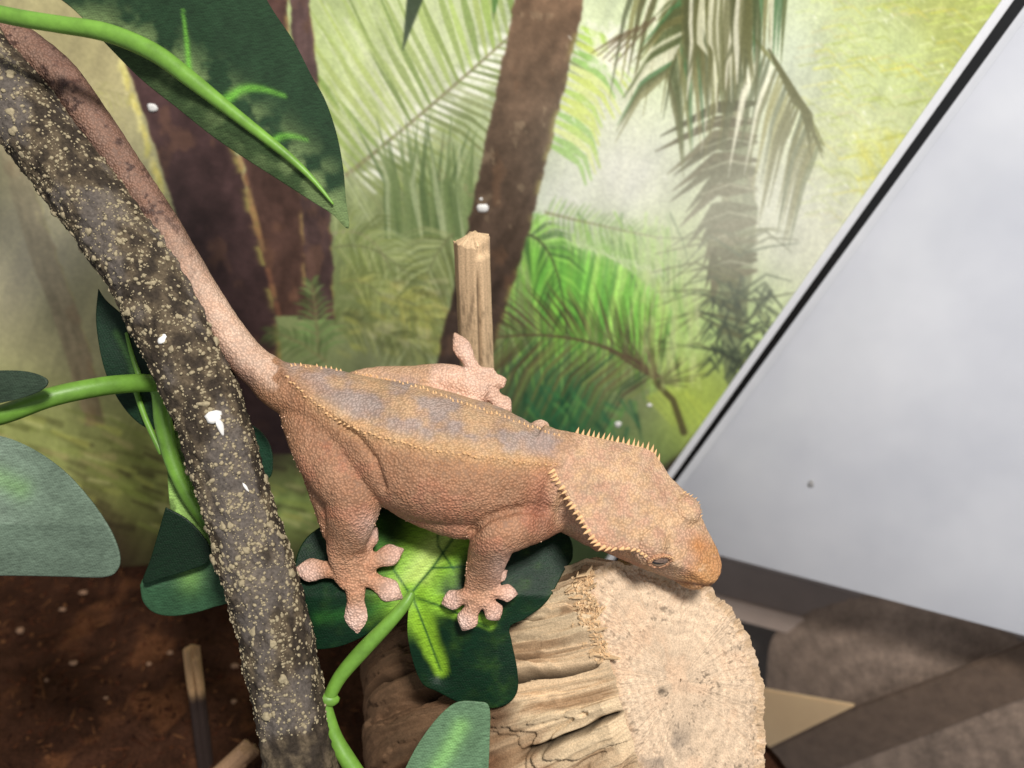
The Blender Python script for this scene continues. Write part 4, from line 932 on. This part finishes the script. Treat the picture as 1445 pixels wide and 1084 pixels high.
leaf([(236,660),(250,600),(290,580),(330,650),(340,740),(315,775),(280,760),(245,735)], (285,690), lambda x, y: 84+.06*(x-260)+5*np.sin(y/25), lambda x, y: flatcol((146,182,96), .3, 5)(x, y)*(1-.6*sstep(.5, .65, fbm(x/24, y/24, 3, 3)))[:, None], vb, R=26)
leaf([(198,826),(208,812),(255,795),(300,772),(345,770),(350,835),(300,857),(255,868),(222,866),(203,850)], (270,822), lambda x, y: 62+.12*(x-250)+.12*np.abs(y-830), lambda x, y: flatcol((48,80,54), .4, 6)(x, y)+lin((130,170,70))*(np.exp(-((x-268)/18)**2-((y-812)/22)**2)*.4)[:, None], vb, R=26)
leaf([(234,716),(262,731),(285,754),(297,775),(292,794),(262,806),(228,816),(202,822),(214,785)], (250,780), lambda x, y: 44+.08*(x-250), flatcol((12,34,18), .4, 7), vb, R=22)
leaf([(330,590),(362,604),(380,626),(385,652),(378,676),(340,676)], (355,640), lambda x, y: 95+0*x, flatcol((26,58,40), .4, 8), vb, R=16)
# vine in the middle with the leaf under the feet
vc = empty('artificial_vine', Q(480, 1030, -20)); tag(vc, 'artificial vine with a glossy lobed leaf under the feet of the gecko', 'vine')
def zcn(x, y):
    z = np.where(y < 840, (840-y)*.45, (y-840)*.10)+6
    z = z+.10*np.maximum(x-700, 0)+0*x
    z = z+9*np.sin((x*.6+y*.8)/34)*sstep(0, 80, np.hypot(x-580, y-838))*.6
    f, _ = dist_poly(x, y, [(578,838),(650,745),(700,690)]); z = z+8*np.exp(-(f/14)**2)
    f2, _ = dist_poly(x, y, [(590,850),(620,950)]); z = z+7*np.exp(-(f2/12)**2)
    return z
VE = [[(580,838),(612,800),(650,745),(700,680)],[(578,838),(556,805),(545,770)],[(582,842),(603,895),(622,945)],[(585,842),(630,858),(690,885)],[(640,803),(618,770),(618,735)],[(612,802),(660,800),(700,806)],[(640,755),(690,752)],[(575,840),(520,860),(450,870)]]
def cc_(x, y):
    c = lin((8,38,20))[None]*(.7+.6*fbm(x/24, y/24, 4, 3))[:, None]
    n = fbm(x/20, y/20, 4, 9)
    d, t = dist_poly(x, y, [(575,838),(600,790),(640,740),(690,680)])
    e = sstep(0, 1, np.exp(-(d/46)**2)*1.15+.5*(n-.5))[:, None]*.9; c = c*(1-e)+lin((128,176,52))*e
    e = (np.exp(-(d/20)**2)*.75)[:, None]; c = c*(1-e)+lin((186,206,110))*e
    d, t = dist_poly(x, y, VE[2]); e = (sstep(.25, .9, np.exp(-(d/(26-12*t))**2)+.35*(n-.5)))[:, None]*.9; c = c*(1-e)+lin((134,176,46))*e
    d, t = dist_poly(x, y, [(585,842),(625,852),(690,880)]); e = (sstep(.25, .9, np.exp(-(d/(24-14*t))**2)+.4*(n-.5)))[:, None]*.9; c = c*(1-e)+lin((136,182,56))*e
    d, t = dist_poly(x, y, [(575,838),(520,862),(450,872)]); e = (np.exp(-(d/9)**2)*.35)[:, None]; c = c*(1-e)+lin((50,110,40))*e
    d, t = dist_poly(x, y, [(545,800),(530,740)]); e = (np.exp(-(d/12)**2)*.4)[:, None]; c = c*(1-e)+lin((90,150,60))*e
    for k, pl in enumerate(VE[:7]):
        d, t = dist_poly(x, y, pl); e = (np.exp(-(d/(2.6 if k == 0 else 1.9))**2)*.85)[:, None]; c = c*(1-e)+lin((24,70,34))*e
    return c
leaf([(578,842),(562,858),(540,876),(512,898),(474,913),(436,914),(426,890),(418,850),(416,800),(428,765),(455,742),(500,722),(540,700),(600,680),(680,676),(750,700),(800,752),(808,785),(796,806),(772,848),(742,872),(720,884),(722,905),(730,945),(730,975),(716,993),(690,999),(655,994),(618,976),(596,964),(582,930),(575,890)], (612,800), zcn, cc_, vc, None, 90, 8)
stem([(581,836,-2,5),(572,852,-6,8),(545,883,-10,10),(508,922,-12,11),(480,955,-12,10),(464,985,-12,9),(458,998,-12,9)], vc)
stem([(456,985,-12,10),(460,1002,-12,10),(472,1040,-14,11),(492,1075,-18,12),(525,1125,-22,12),(560,1190,-26,12)], vc)
lumpnode = sec_tube([(446,988,-12,6),(456,987,-14,9),(468,988,-13,9),(477,986,-10,5)], cv(0, 0, -1), 14); mesh('node', *lumpnode, M_STEM, vc)
leaf([(540,1190),(558,1120),(578,1072),(598,1038),(622,1008),(645,991),(672,990),(690,997),(691,1040),(688,1100),(680,1180),(610,1230)], (632,1090), lambda x, y: -60+.12*np.abs(x-645+.25*(y-1000))+.05*(1000-y), lambda x, y: flatcol((92,120,90), .4, 12)(x, y)+lin((120,170,70))*(np.exp(-(dist_poly(x, y, [(600,1110),(632,1060),(650,1025)])[0]/12)**2)*.5)[:, None], vc)
stem([(525,1140,-30,8),(570,1150,-45,7),(610,1130,-60,5)], vc)
